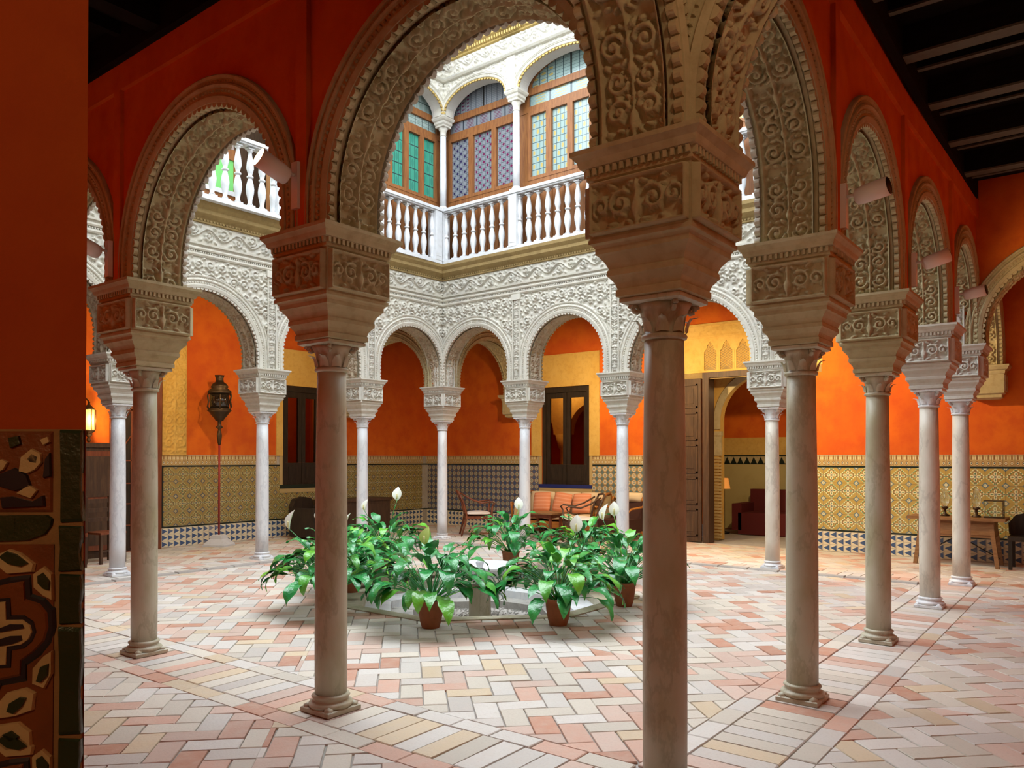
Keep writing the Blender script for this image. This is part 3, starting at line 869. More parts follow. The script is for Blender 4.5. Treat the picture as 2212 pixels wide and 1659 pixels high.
upper_column('white gallery column between the purple and the teal glazed windows', xr[1], frR)
upper_column('white gallery column right of the teal window, behind the nearest impost', xr[2], frR)
upper_column('white gallery column over the carved doorway, seen beside the right arch', xr[3], frR)
upper_column('white gallery column left of the green glazed window', xl[1], frL)

def upper_bay(w, mb, fr, x0, x1):
    sub = Frame(fr(x0, 0, 0)[:2], fr(x1, 0, 0)[:2], fr.ey)
    L = sub.L; r = L/2-.13; rz = .41
    wall_bay(mb, sub, L/2, r, UZ, .02, 9.10, .12, .40, 0, 0, 0, rz=rz)
    path = arch_path(L/2, r, UZ, .02, rz=rz, step=.05)
    av = MB(); add_sweep(av, sub, path, [(p*.5, .40+q) for p, q in ARCH_PROF]); beads(av, sub, path, .035, .412, .02, .034, 1)
    av.obj('archivolt', 'stucco_white', w)
    sc = MB(); scallops(sc, sub, path, .395, .03, .034); sc.obj('scalloped_edge', 'stucco_gold', w)
    zc = UZ+.02
    def mask(Xc, Zc):
        d = np.where(Zc > zc, np.hypot((Xc-L/2)/(r+.09), (Zc-zc)/(rz+.09)), np.abs(Xc-L/2)/(r+.09))
        return d > 1
    flat_relief(sub, 0, L, UZ, 8.50, .404, .015, T_FIELD, .36, 1, 1, .030, 'spandrel_relief', ['stucco_white'], w, mask)
    st = MB(); st.box((-.09, .39, UZ), (.09, .435, 8.50), fn=sub); st.obj('pilaster_strip', 'stucco_white', w)
    mo = MB()
    mould_strip(mo, sub, 0, L, [(.40, 8.49), (.46, 8.50), (.49, 8.53), (.43, 8.55), (.43, 8.57), (.40, 8.58)])
    mo.obj('string_moulding', 'stucco_white', w)
    flat_relief(sub, 0, L, 8.60, 8.86, .41, .015, T_VINE, .27, 1.6, 1.0, .045, 'frieze_relief', ['stucco_white'], w)
    cn = MB()
    mould_strip(cn, sub, -.2, L+.2, [(.40, 8.86), (.45, 8.87), (.45, 8.94), (.53, 8.98), (.55, 9.02), (.62, 9.06), (.64, 9.13), (.40, 9.16)])
    n = int(L/.055)
    for i in range(n):
        x = (i+.5)*L/n; cn.box((x-.015, .43, 8.90), (x+.015, .50, 8.95), fn=sub)
    cn.obj('eaves_cornice', 'stucco_gold', w)
for name, fr, xs in (('wall_far_right_upper', frR, [.27]+xr[1:4]+[xr[4]+.2]), ('wall_far_left_upper', frL, [.27]+xl[1:3])):
    mb = MB(); w = struct(link(bpy.data.meshes.new(name), name))
    for a, b in zip(xs[:-1], xs[1:]): upper_bay(w, mb, fr, a, b)
    w.data = mb.mesh(name, ['limewash'])
# wooden glazed screens behind the upper columns
def glazed_screen(nm, fr, x0, x1, nsash, gl, toplight):
    sub = Frame(fr(x0, 0, 0)[:2], fr(x1, 0, 0)[:2], fr.ey); L = sub.L
    y0, y1 = .0, .06
    t = MB()
    # solid lower panel, posts, rails
    for q in range(7): t.box((.11+q*(L-.22)/7+.03, y0, Z2), (.11+(q+1)*(L-.22)/7-.03, y1-.03, 6.30), fn=sub)
    t.box((0, y0-.03, Z2), (L, y0+.005, 6.30), fn=sub)
    t.box((0, y0, Z2), (.11, y1, 8.6), fn=sub); t.box((L-.11, y0, Z2), (L, y1, 8.6), fn=sub)
    for za, zb in ((6.28, 6.40), (7.60, 7.70), (7.90, 8.02), (5.15, 5.30)): t.box((0, y0, za), (L, y1+.012, zb), fn=sub)
    # arched head
    head = arch_path(L/2, L/2-.10, 8.0, .0, rz=.46, step=.07)
    add_sweep(t, sub, head, [(-.045, y0), (-.045, y1+.012), (.03, y1+.012), (.3, y1+.0)])
    w = struct(t.obj(nm, 'wood_honey'))
    sw = (L-.22)/nsash
    def pane(xa, xb, za, zb, m, nm_='pane'):
        p = MB(); p.box((xa, .012, za), (xb, .03, zb), fn=sub)
        # front face uv
        me = p.mesh(nm_, [m]); uvl = me.uv_layers.new(name='UVMap')
        for li, loop in enumerate(me.loops):
            v = me.vertices[loop.vertex_index].co
            xx = (v.x-sub.A[0])*sub.ex[0]+(v.y-sub.A[1])*sub.ex[1]
            uvl.data[li].uv = ((xx-xa)/(xb-xa), (v.z-za)/(zb-za))
        return link(me, nm_, w)
    for k in range(nsash):
        xa = .11+k*sw; xb = xa+sw
        s = MB(); fw = .055
        for a, b in (((xa, .01, 6.40), (xa+fw, y1+.02, 7.60)), ((xb-fw, .01, 6.40), (xb, y1+.02, 7.60)), ((xa+fw, .01, 6.40), (xb-fw, y1+.02, 6.46)), ((xa+fw, .01, 7.54), (xb-fw, y1+.02, 7.60))):
            s.box(a, b, fn=sub)
        s.obj('sash', 'wood_honey', w)
        pane(xa+fw, xb-fw, 6.46, 7.54, gl[k % len(gl)])
    pane(.11, L-.11, 7.70, 7.90, toplight)
    # lunette, one fan of glass under the arched head
    m = MB(); pts = [(.16, 8.02)]+[(L/2+(L/2-.14)*cos(a), 8.02+.43*sin(a)) for a in np.linspace(pi, 0, 17)]
    m.prism(pts, lambda a, b, d: sub(a, d, b), .012, .03)
    me = m.mesh('lunette', [toplight]); uvl = me.uv_layers.new(name='UVMap')
    for li, loop in enumerate(me.loops):
        v = me.vertices[loop.vertex_index].co
        xx = (v.x-sub.A[0])*sub.ex[0]+(v.y-sub.A[1])*sub.ex[1]
        uvl.data[li].uv = (xx/L*3.0, (v.z-8.02)/.4*.8)
    link(me, 'lunette', w)
    b = MB(); b.box((L/2-.012, .01, 8.0), (L/2+.012, .045, 8.42), fn=sub); b.obj('glazing_bar', 'black_metal', w)
glazed_screen('window_1', frR, 0.12, xr[1], 3, ['glass_purple_b', 'glass_purple', 'glass_purple'], 'glass_purple')
glazed_screen('window_2', frR, xr[1], xr[2], 4, ['glass_teal'], 'glass_teal')
glazed_screen('window_3', frR, xr[2], xr[3], 4, ['glass_teal'], 'glass_teal')
glazed_screen('window_4', frR, xr[3], xr[4]+.2, 3, ['glass_purple'], 'glass_purple')
glazed_screen('window_5', frL, 0.12, xl[1], 4, ['glass_green'], 'glass_pale')
glazed_screen('window_6', frL, xl[1], xl[2], 4, ['glass_green'], 'glass_pale')
# low glazed screen on the open terrace of the far left side
def low_screen():
    sub = Frame(frL(xl[2]+.1, -.75, 0)[:2], frL(xl[4]-.3, -.75, 0)[:2], frL.ey); L = sub.L
    m = MB(); m.box((0, 0, Z2), (L, .06, 5.75), fn=sub); m.box((0, 0, 6.25), (L, .06, 6.42), fn=sub)
    n = 8
    for i in range(n+1): m.box((i*L/n-.04, 0, 5.75), (i*L/n+.04, .06, 6.25), fn=sub)
    w = struct(m.obj('window_7', 'wood_honey'))
    for i in range(n): MB().box((i*L/n+.04, .02, 5.75), ((i+1)*L/n-.04, .04, 6.25), fn=sub).obj('pane', 'glass_leaf_green', w)
    MB().box((0, -.01, 5.68), (L, .08, 5.75), fn=sub).obj('sill', 'marble_rail', w)
mat('glass_leaf_green', color=(.18, .55, .16), rough=.2)
low_screen()
# floors of the upper gallery, a back wall and roof behind the screens
sbox('floor_upper_right', (7.9, -.2, 5.0), (10.7, 11.6, 5.15), 'stucco_grey')
sbox('floor_upper_left', (-.2, 8.75, 5.0), (7.9, 11.6, 5.15), 'stucco_grey')
sbox('wall_upper_back_right', (8.9, -.3, 5.15), (9.0, 11.6, 9.1), 'wood_dark')
sbox('wall_upper_back_left', (4.1, 9.6, 5.15), (8.9, 9.7, 9.1), 'wood_dark')
sbox('ceiling_upper_right', (7.95, -.3, 9.05), (9.0, 9.7, 9.16), 'wood_dark')
sbox('ceiling_upper_left', (4.1, 8.75, 9.05), (7.95, 9.7, 9.16), 'wood_dark')
# ------------------------------------------------------------------ outer walls, ceiling
def wall_with_holes(name, org, ex, L, z1, holes, thick, out, m, z0=0):
    """wall on the plane through org along ex; holes [(a, b, za, zb)]; out = outward normal"""
    xs = sorted({0, L, *[h[0] for h in holes], *[h[1] for h in holes]}); zs = sorted({z0, z1, *[h[2] for h in holes], *[h[3] for h in holes]})
    mb = MB()
    for xa, xb in zip(xs[:-1], xs[1:]):
        for za, zb in zip(zs[:-1], zs[1:]):
            if any(h[0] <= xa and xb <= h[1] and h[2] <= za and zb <= h[3] for h in holes): continue
            mb.box((xa, 0, za), (xb, thick, zb), fn=lambda a, b, c: (org[0]+ex[0]*a+out[0]*b, org[1]+ex[1]*a+out[1]*b, c))
    return struct(mb.obj(name, m))
# far right wall, u = UW, runs along v from VN to VW
wr = wall_with_holes('wall_outer_right', (UW, VN), (0, 1), VW-VN, ZC+.3, [(2.80-VN, 4.38-VN, 0, 3.12), (6.86-VN, 8.05-VN, .98, 3.04)], .35, (1, 0), 'red_plaster')
wl = wall_with_holes('wall_outer_left', (-2.9, VW), (1, 0), UW+2.9, ZC+.3, [(3.05+2.9, 3.80+2.9, 0, 2.95), (6.42+2.9, 7.45+2.9, 1.02, 3.0)], .35, (0, 1), 'red_plaster')
wp = MB()   # the stretch of the corner where the red turns crimson
# near outer walls, behind and beside the camera
struct(MB().box((-2.9, .70, 0), (UN, VW, ZC+.3)).obj('wall_near_left_outer', 'deep_red_plaster'))
struct(MB().box((-2.9, VN-.25, 0), (UW+.35, VN, ZC+.3)).obj('wall_near_right_outer', 'red_plaster'))
struct(MB().box((-2.9, VN, 3.4), (UN, -.244, ZC+.3)).obj('wall_near_lintel', 'deep_red_plaster'))
struct(MB().box((-6.3, -5.0, 0), (-6.2, 3.4, ZC+.3)).obj('wall_room_back', 'deep_red_plaster'))
struct(MB().box((-6.2, -5.0, 0), (-2.9, -4.9, ZC+.3)).obj('wall_room_right', 'deep_red_plaster'))
struct(MB().box((-6.2, 3.3, 0), (-2.9, 3.4, ZC+.3)).obj('wall_room_left', 'deep_red_plaster'))
struct(MB().box((-2.95, -5.0, 0), (-2.9, VN, ZC+.3)).obj('wall_room_front', 'deep_red_plaster'))

ce = MB()
TOPZ = 4.86
ce.box((-6.3, -5.0, TOPZ), (-.20, VW+.35, TOPZ+.12)); ce.box((-.20, -5.0, TOPZ), (UW+.35, -.20, TOPZ+.12))
ce.box((8.15, -.20, TOPZ), (UW+.35, VW+.35, TOPZ+.12)); ce.box((-.20, 8.95, TOPZ), (8.15, VW+.35, TOPZ+.12))
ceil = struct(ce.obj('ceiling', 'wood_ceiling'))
def beam(a, b, parent=ceil, m='wood_beam_lit', nm='beam'):
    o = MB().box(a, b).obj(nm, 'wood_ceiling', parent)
    if m == 'wood_beam_lit' and b[2] == TOPZ and nm == 'beam': MB().box((a[0]+.004, a[1]+.004, a[2]-.018), (b[0]-.004, b[1]-.004, a[2]+.002)).obj('lit_underside', 'wood_beam_lit', o)  # thin pale sheet painting the lit underside of the dark beam
    return o
u = .33
k = 0
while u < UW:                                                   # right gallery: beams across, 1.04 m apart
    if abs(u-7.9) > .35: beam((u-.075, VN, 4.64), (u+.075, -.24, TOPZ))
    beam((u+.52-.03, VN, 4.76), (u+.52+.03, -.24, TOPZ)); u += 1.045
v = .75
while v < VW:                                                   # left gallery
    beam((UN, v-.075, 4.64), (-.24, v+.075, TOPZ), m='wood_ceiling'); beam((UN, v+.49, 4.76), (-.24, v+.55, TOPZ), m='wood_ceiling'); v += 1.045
v = -.6
while v < VW:
    beam((8.15, v-.075, 4.64), (UW, v+.075, TOPZ)); v += 1.045
u = .4
while u < 8:
    beam((u-.075, 9.0, 4.64), (u+.075, VW, TOPZ)); u += 1.045
for a, b in (((-.30, -.2, 4.60), (-.235, VW, 4.855)), ((-.2, -.30, 4.60), (UW, -.235, 4.855))): beam(a, b, nm='wall_plate')

# ------------------------------------------------------------------ tiled dados
def tile_mesh(w, h, uv0, uv1, m, name='tile', th=.006):
    b = MB(); e = .0022; g = .0015
    v = [(g, 0, g), (w-g, 0, g), (w-g, 0, h-g), (g, 0, h-g)]
    v += [(g+e, th, g+e), (w-g-e, th, g+e), (w-g-e, th, h-g-e), (g+e, th, h-g-e)]
    q = lambda p: (uv0[0]+(uv1[0]-uv0[0])*p[0]/w, uv0[1]+(uv1[1]-uv0[1])*p[2]/h)
    fs = [(4, 7, 6, 5), (0, 4, 5, 1), (1, 5, 6, 2), (2, 6, 7, 3), (3, 7, 4, 0)]
    b.add(v, fs, 0, False, [[q(v[i]) for i in f] for f in fs])
    return b, fs, v, [[q(v[i]) for i in f] for f in fs]
def dado(wall, fr, x0, x1, holes, mfun, limit, near_x):
    """fr: y points into the gallery. rows of (z, h, kind)"""
    rows = [(.004+.112*i, .112, 'b', i) for i in range(3)] + [(.365+.1294*i, .1294, 'f', i) for i in range(8)] + [(1.425, .175, 't', 0)]
    cells = []
    for z, h, kd, ri in rows:
        w = {'b': .112, 'f': .1294, 't': .1475}[kd]
        n = int((x1-x0)/w)
        for i in range(n):
            xa = x0+i*w
            if any(a < xa+w/2 < b and za < z+h/2 < zb for a, b, za, zb in holes): continue
            cells.append((abs(xa-near_x), xa, z, w, h, kd, ri, i))
    cells.sort(key=lambda c: c[0])
    cache = {}; rest = {}
    for k, (d, xa, z, w, h, kd, ri, i) in enumerate(cells):
        m = mfun(kd, xa)
        if kd == 'f': uv0 = ((i % 2)*.5, (ri % 2)*.5); uv1 = (uv0[0]+.5, uv0[1]+.5)
        else: uv0, uv1 = (0, 0), (1, 1)
        key = (m, w, h, uv0)
        if key not in cache: cache[key] = tile_mesh(w, h, uv0, uv1, m)
        b, fs, v, uvs = cache[key]
        if k < limit:
            if (key, 'me') not in cache: cache[(key, 'me')] = b.mesh('tile', [m])
            o = link(cache[(key, 'me')], 'tile', wall, fr(xa, 0, z))
            if fr.det > 0: o.rotation_euler = (0, 0, atan2(fr.ex[1], fr.ex[0]))
            else: o.rotation_euler = (0, 0, atan2(fr.ex[1], fr.ex[0])); o.scale = (1, -1, 1)
        else:
            r = rest.setdefault(m, MB()); r.add([fr(xa+p[0], p[1], z+p[2]) for p in v], fs, 0, False, uvs)
    for m, r in rest.items(): stuff(r.obj('tiling', m, wall))
    for za, zb, m in ((.342, .363, 'tile_black'), (1.400, 1.423, 'tile_black')):
        s = MB(); xs = [x0]+sorted([q for hh in holes if hh[2] < za < hh[3] for q in hh[:2]])+[x1]
        for a, c in zip(xs[0::2], xs[1::2]): s.box((a, 0, za), (c, .012, zb), fn=fr)
        s.obj('tile_border', m, wall)
    bk = MB(); xs = [x0]+sorted([q for hh in holes if hh[2] < .1 or hh[2] < 1 for q in hh[:2]])+[x1]
    for a, c in zip(xs[0::2], xs[1::2]): bk.box((a, -.004, 0), (c, .0006, 1.605), fn=fr)
    bk.obj('tile_bedding', 'mortar', wall)
fR = Frame((UW, VN), (UW, VW), (-1, 0)); fR.det = fR.ex[0]*fR.ey[1]-fR.ex[1]*fR.ey[0]
fL = Frame((-2.9, VW), (UW, VW), (0, -1)); fL.det = fL.ex[0]*fL.ey[1]-fL.ex[1]*fL.ey[0]
def mR(kd, x):
    v = x+VN
    if kd == 'b': return 'tile_triangle'
    if kd == 't': return 'tile_frieze'
    return 'tile_flower_warm' if v < 4.5 else ('tile_ring_gold' if v < 6.8 else 'tile_ring_blue')
def mL(kd, x):
    if kd == 'b': return 'tile_triangle'
    if kd == 't': return 'tile_frieze'
    return 'tile_flower_olive'
dado(wr, fR, .0, VW-VN, [(2.72-VN, 4.46-VN, -1, 9), (6.80-VN, 8.12-VN, .88, 9)], mR, 300, 1.6-VN)
dado(wl, fL, 3.93+2.9, UW+2.9, [(6.36+2.9, 7.51+2.9, .90, 9)], mL, 300, 4.8+2.9)
# blue edging round the window opening, green edge of the left panel
for fr, w, a, b, z in ((fR, wr, 6.80-VN, 8.12-VN, .93), (fL, wl, 6.36+2.9, 7.51+2.9, .95)):
    MB().box((a, 0, z-.085), (b, .012, z+.001), fn=fr).obj('tile_border', 'tile_frieze', w); MB().box((a, 0, z+.0), (b, .018, z+.075), fn=fr).obj('tile_border', 'tile_blue' if w is wr else 'tile_black', w)
    for xa, xb in ((a-.005, a+.065), (b-.075, b+.005)): MB().box((xa, 0, z+.05), (xb, .014, 1.605), fn=fr).obj('tile_border', 'tile_frieze', w)
MB().box((3.93+2.9, 0, .36), (3.955+2.9, .014, 1.42), fn=fL).obj('tile_border', 'tile_black', wl)

# ------------------------------------------------------------------ windows, doorways and their surrounds
def surround(wall, fr, a, b, z0, z1, ha, hb, hz, m='stucco_ochre'):
    s = MB()
    for p, q in (((a, 0, z0), (ha, .03, z1)), ((hb, 0, z0), (b, .03, z1)), ((ha, 0, hz), (hb, .03, z1))): s.box(p, q, fn=fr)
    s.obj('plaster_surround', m, wall)
surround(wr, fR, 6.62-VN, 8.30-VN, 1.60, 3.72, 6.86-VN, 8.05-VN, 3.04)
surround(wl, fL, 6.27+2.9, 7.60+2.9, 1.60, 3.72, 6.42+2.9, 7.45+2.9, 3.0)
def glazed_doors(nm, fr, a, b, z0, z1, zg):
    t = MB(); f = .09
    t.box((a, -.12, z0), (b, -.04, z0+.02), fn=fr)
    t.box((a, -.14, z0), (a+f, -.02, z1), fn=fr); t.box((b-f, -.14, z0), (b, -.02, z1), fn=fr); t.box((a+f+.001, -.14, z1-f*1.3), (b-f-.001, -.02, z1), fn=fr)
    w = struct(t.obj(nm, 'wood_black'))
    mid = (a+b)/2
    for xa, xb in ((a+f, mid-.005), (mid+.005, b-f)):
        l = MB(); s = .085
        l.box((xa, -.10, z0), (xb, -.05, zg), fn=fr); l.box((xa, -.10, zg+.001), (xa+s, -.05, z1-.12), fn=fr); l.box((xb-s, -.10, zg+.001), (xb, -.05, z1-.12), fn=fr)
        l.box((xa+s+.001, -.10, z1-.23), (xb-s-.001, -.05, z1-.12), fn=fr)
        l.box((xa+.10, -.052, z0+.10), (xb-.10, -.040, zg-.08), fn=fr)
        lo = l.obj('leaf', 'wood_black', w)
        MB().box((xa+s, -.08, zg), (xb-s, -.072, z1-.23), fn=fr).obj('pane', 'glass_door', lo)
glazed_doors('window_8', fR, 6.86-VN, 8.05-VN, .98, 3.04, 1.42)
glazed_doors('window_9', fL, 6.42+2.9, 7.45+2.9, 1.02, 3.0, 1.46)
# lattice plaster over the carved doorway
pl = MB(); A0, B0 = 2.30-VN, 5.05-VN
pl.box((A0, 0, 3.125), (B0, .02, 3.16), fn=fR); pl.box((A0, 0, 3.781), (B0, .02, 4.02), fn=fR)
pl.box((A0, 0, 3.161), (A0+.30, .02, 3.78), fn=fR); pl.box((B0-.62, 0, 3.161), (B0, .02, 3.78), fn=fR)
pl.box((A0, .02, 3.98), (B0, .045, 4.02), fn=fR); pl.box((A0, .02, 3.76), (B0, .035, 3.79), fn=fR)
pl.obj('plaster_overdoor', 'stucco_ochre', wr)
la, lb = A0+.30, B0-.62; nn = 6; sw = (lb-la)/nn
for i in range(nn):
    xa = la+i*sw; p = MB(); cx_ = xa+sw/2
    p.box((xa+.001, 0, 3.16), (xa+.035, .022, 3.499), fn=fR); p.box((xa+sw-.035, 0, 3.16), (xa+sw-.001, .022, 3.499), fn=fR)
    pts = [(xa, 3.78), (xa, 3.50), (xa+.035, 3.50), (cx_-.07, 3.56), (cx_-.055, 3.62), (cx_, 3.69), (cx_+.055, 3.62), (cx_+.07, 3.56), (xa+sw-.035, 3.50), (xa+sw, 3.50), (xa+sw, 3.78)]
    p.prism(pts, lambda a, b, d: fR(a, d, b), 0, .022)
    q = 0
    for dz in np.arange(3.16, 3.66, .045):
        for sg in (1, -1):
            x0, x1_ = (xa+.035, xa+sw-.035) if sg > 0 else (xa+sw-.035, xa+.035)
            p.tube([fR(x0, .008, dz), fR(x1_, .008, min(dz+.16, 3.68))], .0055, 4, smooth=False)
    p.obj('lattice_panel', 'stucco_ochre', wr)
MB().box((A0+.02, -.02, 3.0), (B0-.02, .004, 3.99), fn=fR).obj('lattice_back', 'cornice_wood', wr)
flat_relief(fR, la, lb, 3.80, 3.97, .018, .018, T_VINE, .17, 1.6, 1, .016, 'overdoor_relief', ['stucco_ochre'], wr)
# the doorway: frame, opened leaf, inner arch and the room behind
d1 = MB(); d1.box((4.30-VN, -.20, 0), (4.42-VN, .05, 3.12), fn=fR); d1.box((2.78-VN, -.20, 0), (2.88-VN, .05, 3.12), fn=fR); d1.box((2.881-VN, -.20, 3.02), (4.299-VN, .05, 3.12), fn=fR)
d1o = struct(d1.obj('door_1', 'wood_dark'))
lf = MB(); lf.box((4.44-VN, .03, .02), (5.16-VN, .075, 3.02), fn=fR)
for za, zb in ((.12, .62), (.70, 1.20), (1.28, 1.80), (1.88, 2.40), (2.48, 2.92)):
    for a, b, c, d in ((4.50, 5.10, za, za+.03), (4.50, 5.10, zb-.03, zb), (4.50, 4.53, za, zb), (5.07, 5.10, za, zb)):
        lf.box((a-VN, .075, c), (b-VN, .092, d), fn=fR)
    lf.box((4.58-VN, .075, za+.08), (5.02-VN, .086, zb-.08), fn=fR)
lfo = lf.obj('door_leaf', 'wood_dark', d1o)
bl = MB()
inner = Frame((UW+.75, 2.2), (UW+.75, 5.0), (-1, 0))
wa = MB(); ir = .86; icx = 1.32
wall_bay(wa, inner, icx, ir, 0, 2.25, 4.6, -.12, .12, 0, 0, 0)
wao = struct(wa.obj('wall_door_passage', 'stucco_ochre'))
ap = arch_path(icx, ir, 2.10, .15, step=.08); am = MB()
add_sweep(am, inner, ap, [(0, .12), (-.03, .13), (-.03, .15), (.10, .15), (.12, .12)]); am.box((icx+ir-.06, .08, 1.98), (icx+ir+.2, .17, 2.06), fn=inner); am.box((icx+ir-.05, .09, 1.60), (icx+ir+.2, .15, 1.98), fn=inner)
am.obj('arch_moulding', 'stucco_tan_shaded', wao)
js = MB()
for i in range(26): js.box((icx+ir-.05, .10, .03+i*.06), (icx+ir+.16, .14, .068+i*.06), fn=inner)
js.obj('glazed_strips', 'tile_frieze', wao)
sbox('wall_room_beyond', (13.6, .5, -.1), (13.7, 7.0, 4.7), 'red_plaster'); sbox('wall_room_beyond_right', (UW+.35, 1.0, -.1), (13.6, 1.1, 4.7), 'red_plaster')
sbox('wall_room_beyond_left', (UW+.35, 6.6, -.1), (13.6, 6.7, 4.7), 'red_plaster'); sbox('ceiling_room_beyond', (UW+.35, 1.0, 4.6), (13.7, 6.7, 4.7), 'wood_dark')
fB = Frame((13.6, 1.1), (13.6, 6.6), (-1, 0))
rb = MB(); rb.box((0, 0, 1.62), (5.5, .01, 2.0), fn=fB); rbo = rb.obj('plaster_band', 'stucco_ochre', bpy.data.objects['wall_room_beyond'])
db = MB(); db.box((0, 0, 0), (5.5, .02, 1.42), fn=fB); db.obj('dado_panel', 'tile_flower_olive', bpy.data.objects['wall_room_beyond'])
tb = MB()
for i in range(36): tb.prism([(i*.15, 1.44), (i*.15+.13, 1.44), (i*.15+.065, 1.58)], lambda a, b, d: fB(a, d, b), .0, .022)
tb.box((0, 0, 1.42), (5.5, .024, 1.44), fn=fB); tb.box((0, 0, 1.59), (5.5, .024, 1.62), fn=fB); tb.obj('tile_border', 'tile_black', bpy.data.objects['wall_room_beyond'])
MB().box((0, .0, 1.44), (5.5, .015, 1.59), fn=fB).obj('tile_band', 'stucco_tan_shaded', bpy.data.objects['wall_room_beyond'])
# left doorway with carved plaster jambs and dark wooden gate leaf
for a, b in ((3.93, 4.38),):
    MB().box((a+2.9, 0, 1.60), (b+2.9, .02, 3.70), fn=fL).obj('plaster_jamb', 'stucco_ochre', wl)
    flat_relief(fL, a+2.9, b+2.9, 1.62, 3.68, .022, .014, T_CAND, b-a, 1.0, 1.7, .034, 'jamb_relief', ['stucco_ochre'], wl)
MB().box((3.00+2.9, 0, 2.95), (3.93+2.9, .022, 3.70), fn=fL).obj('plaster_overdoor', 'stucco_ochre', wl)
g = MB(); g.box((3.72+2.9, -.1, 0), (3.90+2.9, .06, 2.95), fn=fL); g.box((3.03+2.9, -.1, 0), (3.11+2.9, .06, 2.95), fn=fL)
go = struct(g.obj('door_2', 'wood_red'))
gl = MB(); gl.box((3.11+2.9, -.08, .02), (3.72+2.9, -.03, 2.95), fn=fL)
glo = gl.obj('door_leaf', 'wood_black', go)
lt = MB()
for z in (.42, .78, 1.12, 1.50, 2.35): lt.box((3.12+2.9, -.03, z), (3.70+2.9, -.018, z+.022), fn=fL)
for x in (3.40,): lt.box((x+2.9, -.03, .05), (x+2.93, -.018, 2.9), fn=fL)
for z0_ in (1.52, 1.95):
    lt.tube([fL(3.13+2.9, -.022, z0_), fL(3.40+2.9, -.022, z0_+.40)], .012, 4); lt.tube([fL(3.42+2.9, -.022, z0_+.40), fL(3.68+2.9, -.022, z0_)], .012, 4)
lt.obj('lattice', 'wood_red', glo)
sbox('wall_behind_left', (-3, VW+1.9, -.1), (11, VW+2.0, 4.7), 'red_plaster'); sbox('ceiling_behind_left', (-3, VW+.3, 4.6), (11, VW+2.0, 4.7), 'wood_dark')
sbox('wall_behind_left_end', (8.6, VW+.35, -.1), (8.7, VW+1.9, 4.7), 'red_plaster'); sbox('wall_behind_left_start', (4.6, VW+.35, -.1), (4.7, VW+1.9, 4.7), 'red_plaster')
sbox('wall_back_room', (13.2, 6.7, -.1), (13.3, 11.9, 4.7), 'red_plaster'); sbox('wall_back_room_end', (UW+.35, 10.4, -.1), (13.2, 10.5, 4.7), 'red_plaster'); sbox('ceiling_back_room', (UW+.35, 6.6, 4.6), (13.3, 10.5, 4.7), 'wood_dark')
bk_ = MB(); frb = Frame((12.1, 6.7), (12.1, 10.4), (-1, 0))
for q in range(2): wall_bay(bk_, Frame(frb(q*1.85, 0, 0)[:2], frb((q+1)*1.85, 0, 0)[:2], (-1, 0)), .925, .72, 2.1, .0, 4.6, -.12, .12, 0, 0, 0)
bko = struct(bk_.obj('wall_back_room_arcade', 'stucco_ochre'))
for q in (0, 1.85, 3.7): MB().lathe([(.16, 0), (.16, .1), (.10, .14), (.09, 1.75), (.13, 1.8), (.2, 2.1)], (*frb(q, 0, 0)[:2], 0), 16).obj('pillar', 'stucco_ochre', bko)
# dado for the near left pier, seen at arm's length
R_ = np.array((sin(YAW), -cos(YAW))); F_ = np.array((cos(YAW), sin(YAW)))
K = np.array((-2.6264, -0.2434))
pier = MB(); q1 = K; q2 = K-R_*1.2; q3 = q2+F_*.9; q4 = K+np.array((0, .9))
poly = [tuple(q1), tuple(q2), tuple(q3), tuple(q4)]
pier.prism(poly, lambda a, b, d: (a, b, d), 0, ZC+.28)
po = struct(pier.obj('wall_pier', 'deep_red_plaster'))
def pp(x, y):                                                   # crop pixels -> metres on the pier face
    X_ = x*200/437; Y_ = 900+y*759/1659
    return ((X_-185)/1704.4*1.28, 1.55-(Y_-993+3)/1704.4*1.28)
def pf(a, b, d): q = K+R_*a-F_*d; return (q[0], q[1], b)
def piece(name, pts, h, m, par=po, raw=False):
    P2 = pts if raw else [pp(*q) for q in pts]
    n = len(P2); cx_ = sum(p[0] for p in P2)/n; cz_ = sum(p[1] for p in P2)/n
    b = MB(); top = [(cx_+(p[0]-cx_)*.93, cz_+(p[1]-cz_)*.93) for p in P2]
    v = [pf(p[0], p[1], .0) for p in P2]+[pf(p[0], p[1], h*.7) for p in P2]+[pf(p[0], p[1], h) for p in top]
    b.add(v, [tuple(range(2*n, 3*n))]+[(i, (i+1) % n, n+(i+1) % n, n+i) for i in range(n)]+[(n+i, n+(i+1) % n, 2*n+(i+1) % n, 2*n+i) for i in range(n)])
    return b.obj(name, m, par)
# slab of mortar and rusty ground glaze
mbp = MB(); (xa, za), (xb, zb) = pp(-900, 60), pp(404, 2400)
mbp.prism([(xa, 0), (xb-.002, 0), (xb-.002, za), (xa, za)], pf, 0, .006); mbp.obj('tile_bedding', 'pier_mortar', po)
gb = MB(); (xc, zc_), _ = pp(-900, 600), 0; gb.prism([(xa, 0), (pp(270, 0)[0], 0), (pp(270, 0)[0], zc_), (xa, zc_)], pf, .006, .008); gb.obj('rust_ground', 'glaze_rust', po)
for y0_, y1_ in ((62, 498), (512, 728), (738, 975), (985, 1490), (1505, 1760), (1775, 2100), (2115, 2500)):
    j = lambda: random.uniform(-7, 7)
    pts = [(300+j(), y0_), (398+j()*.6, y0_+4), (404+j()*.6, y0_+(y1_-y0_)*.3), (396+j()*.6, y0_+(y1_-y0_)*.6), (403+j()*.5, y1_-6), (300+j(), y1_), (302+j()*.5, (y0_+y1_)/2)]
    piece('edge_tile', pts, .012, 'glaze_green')
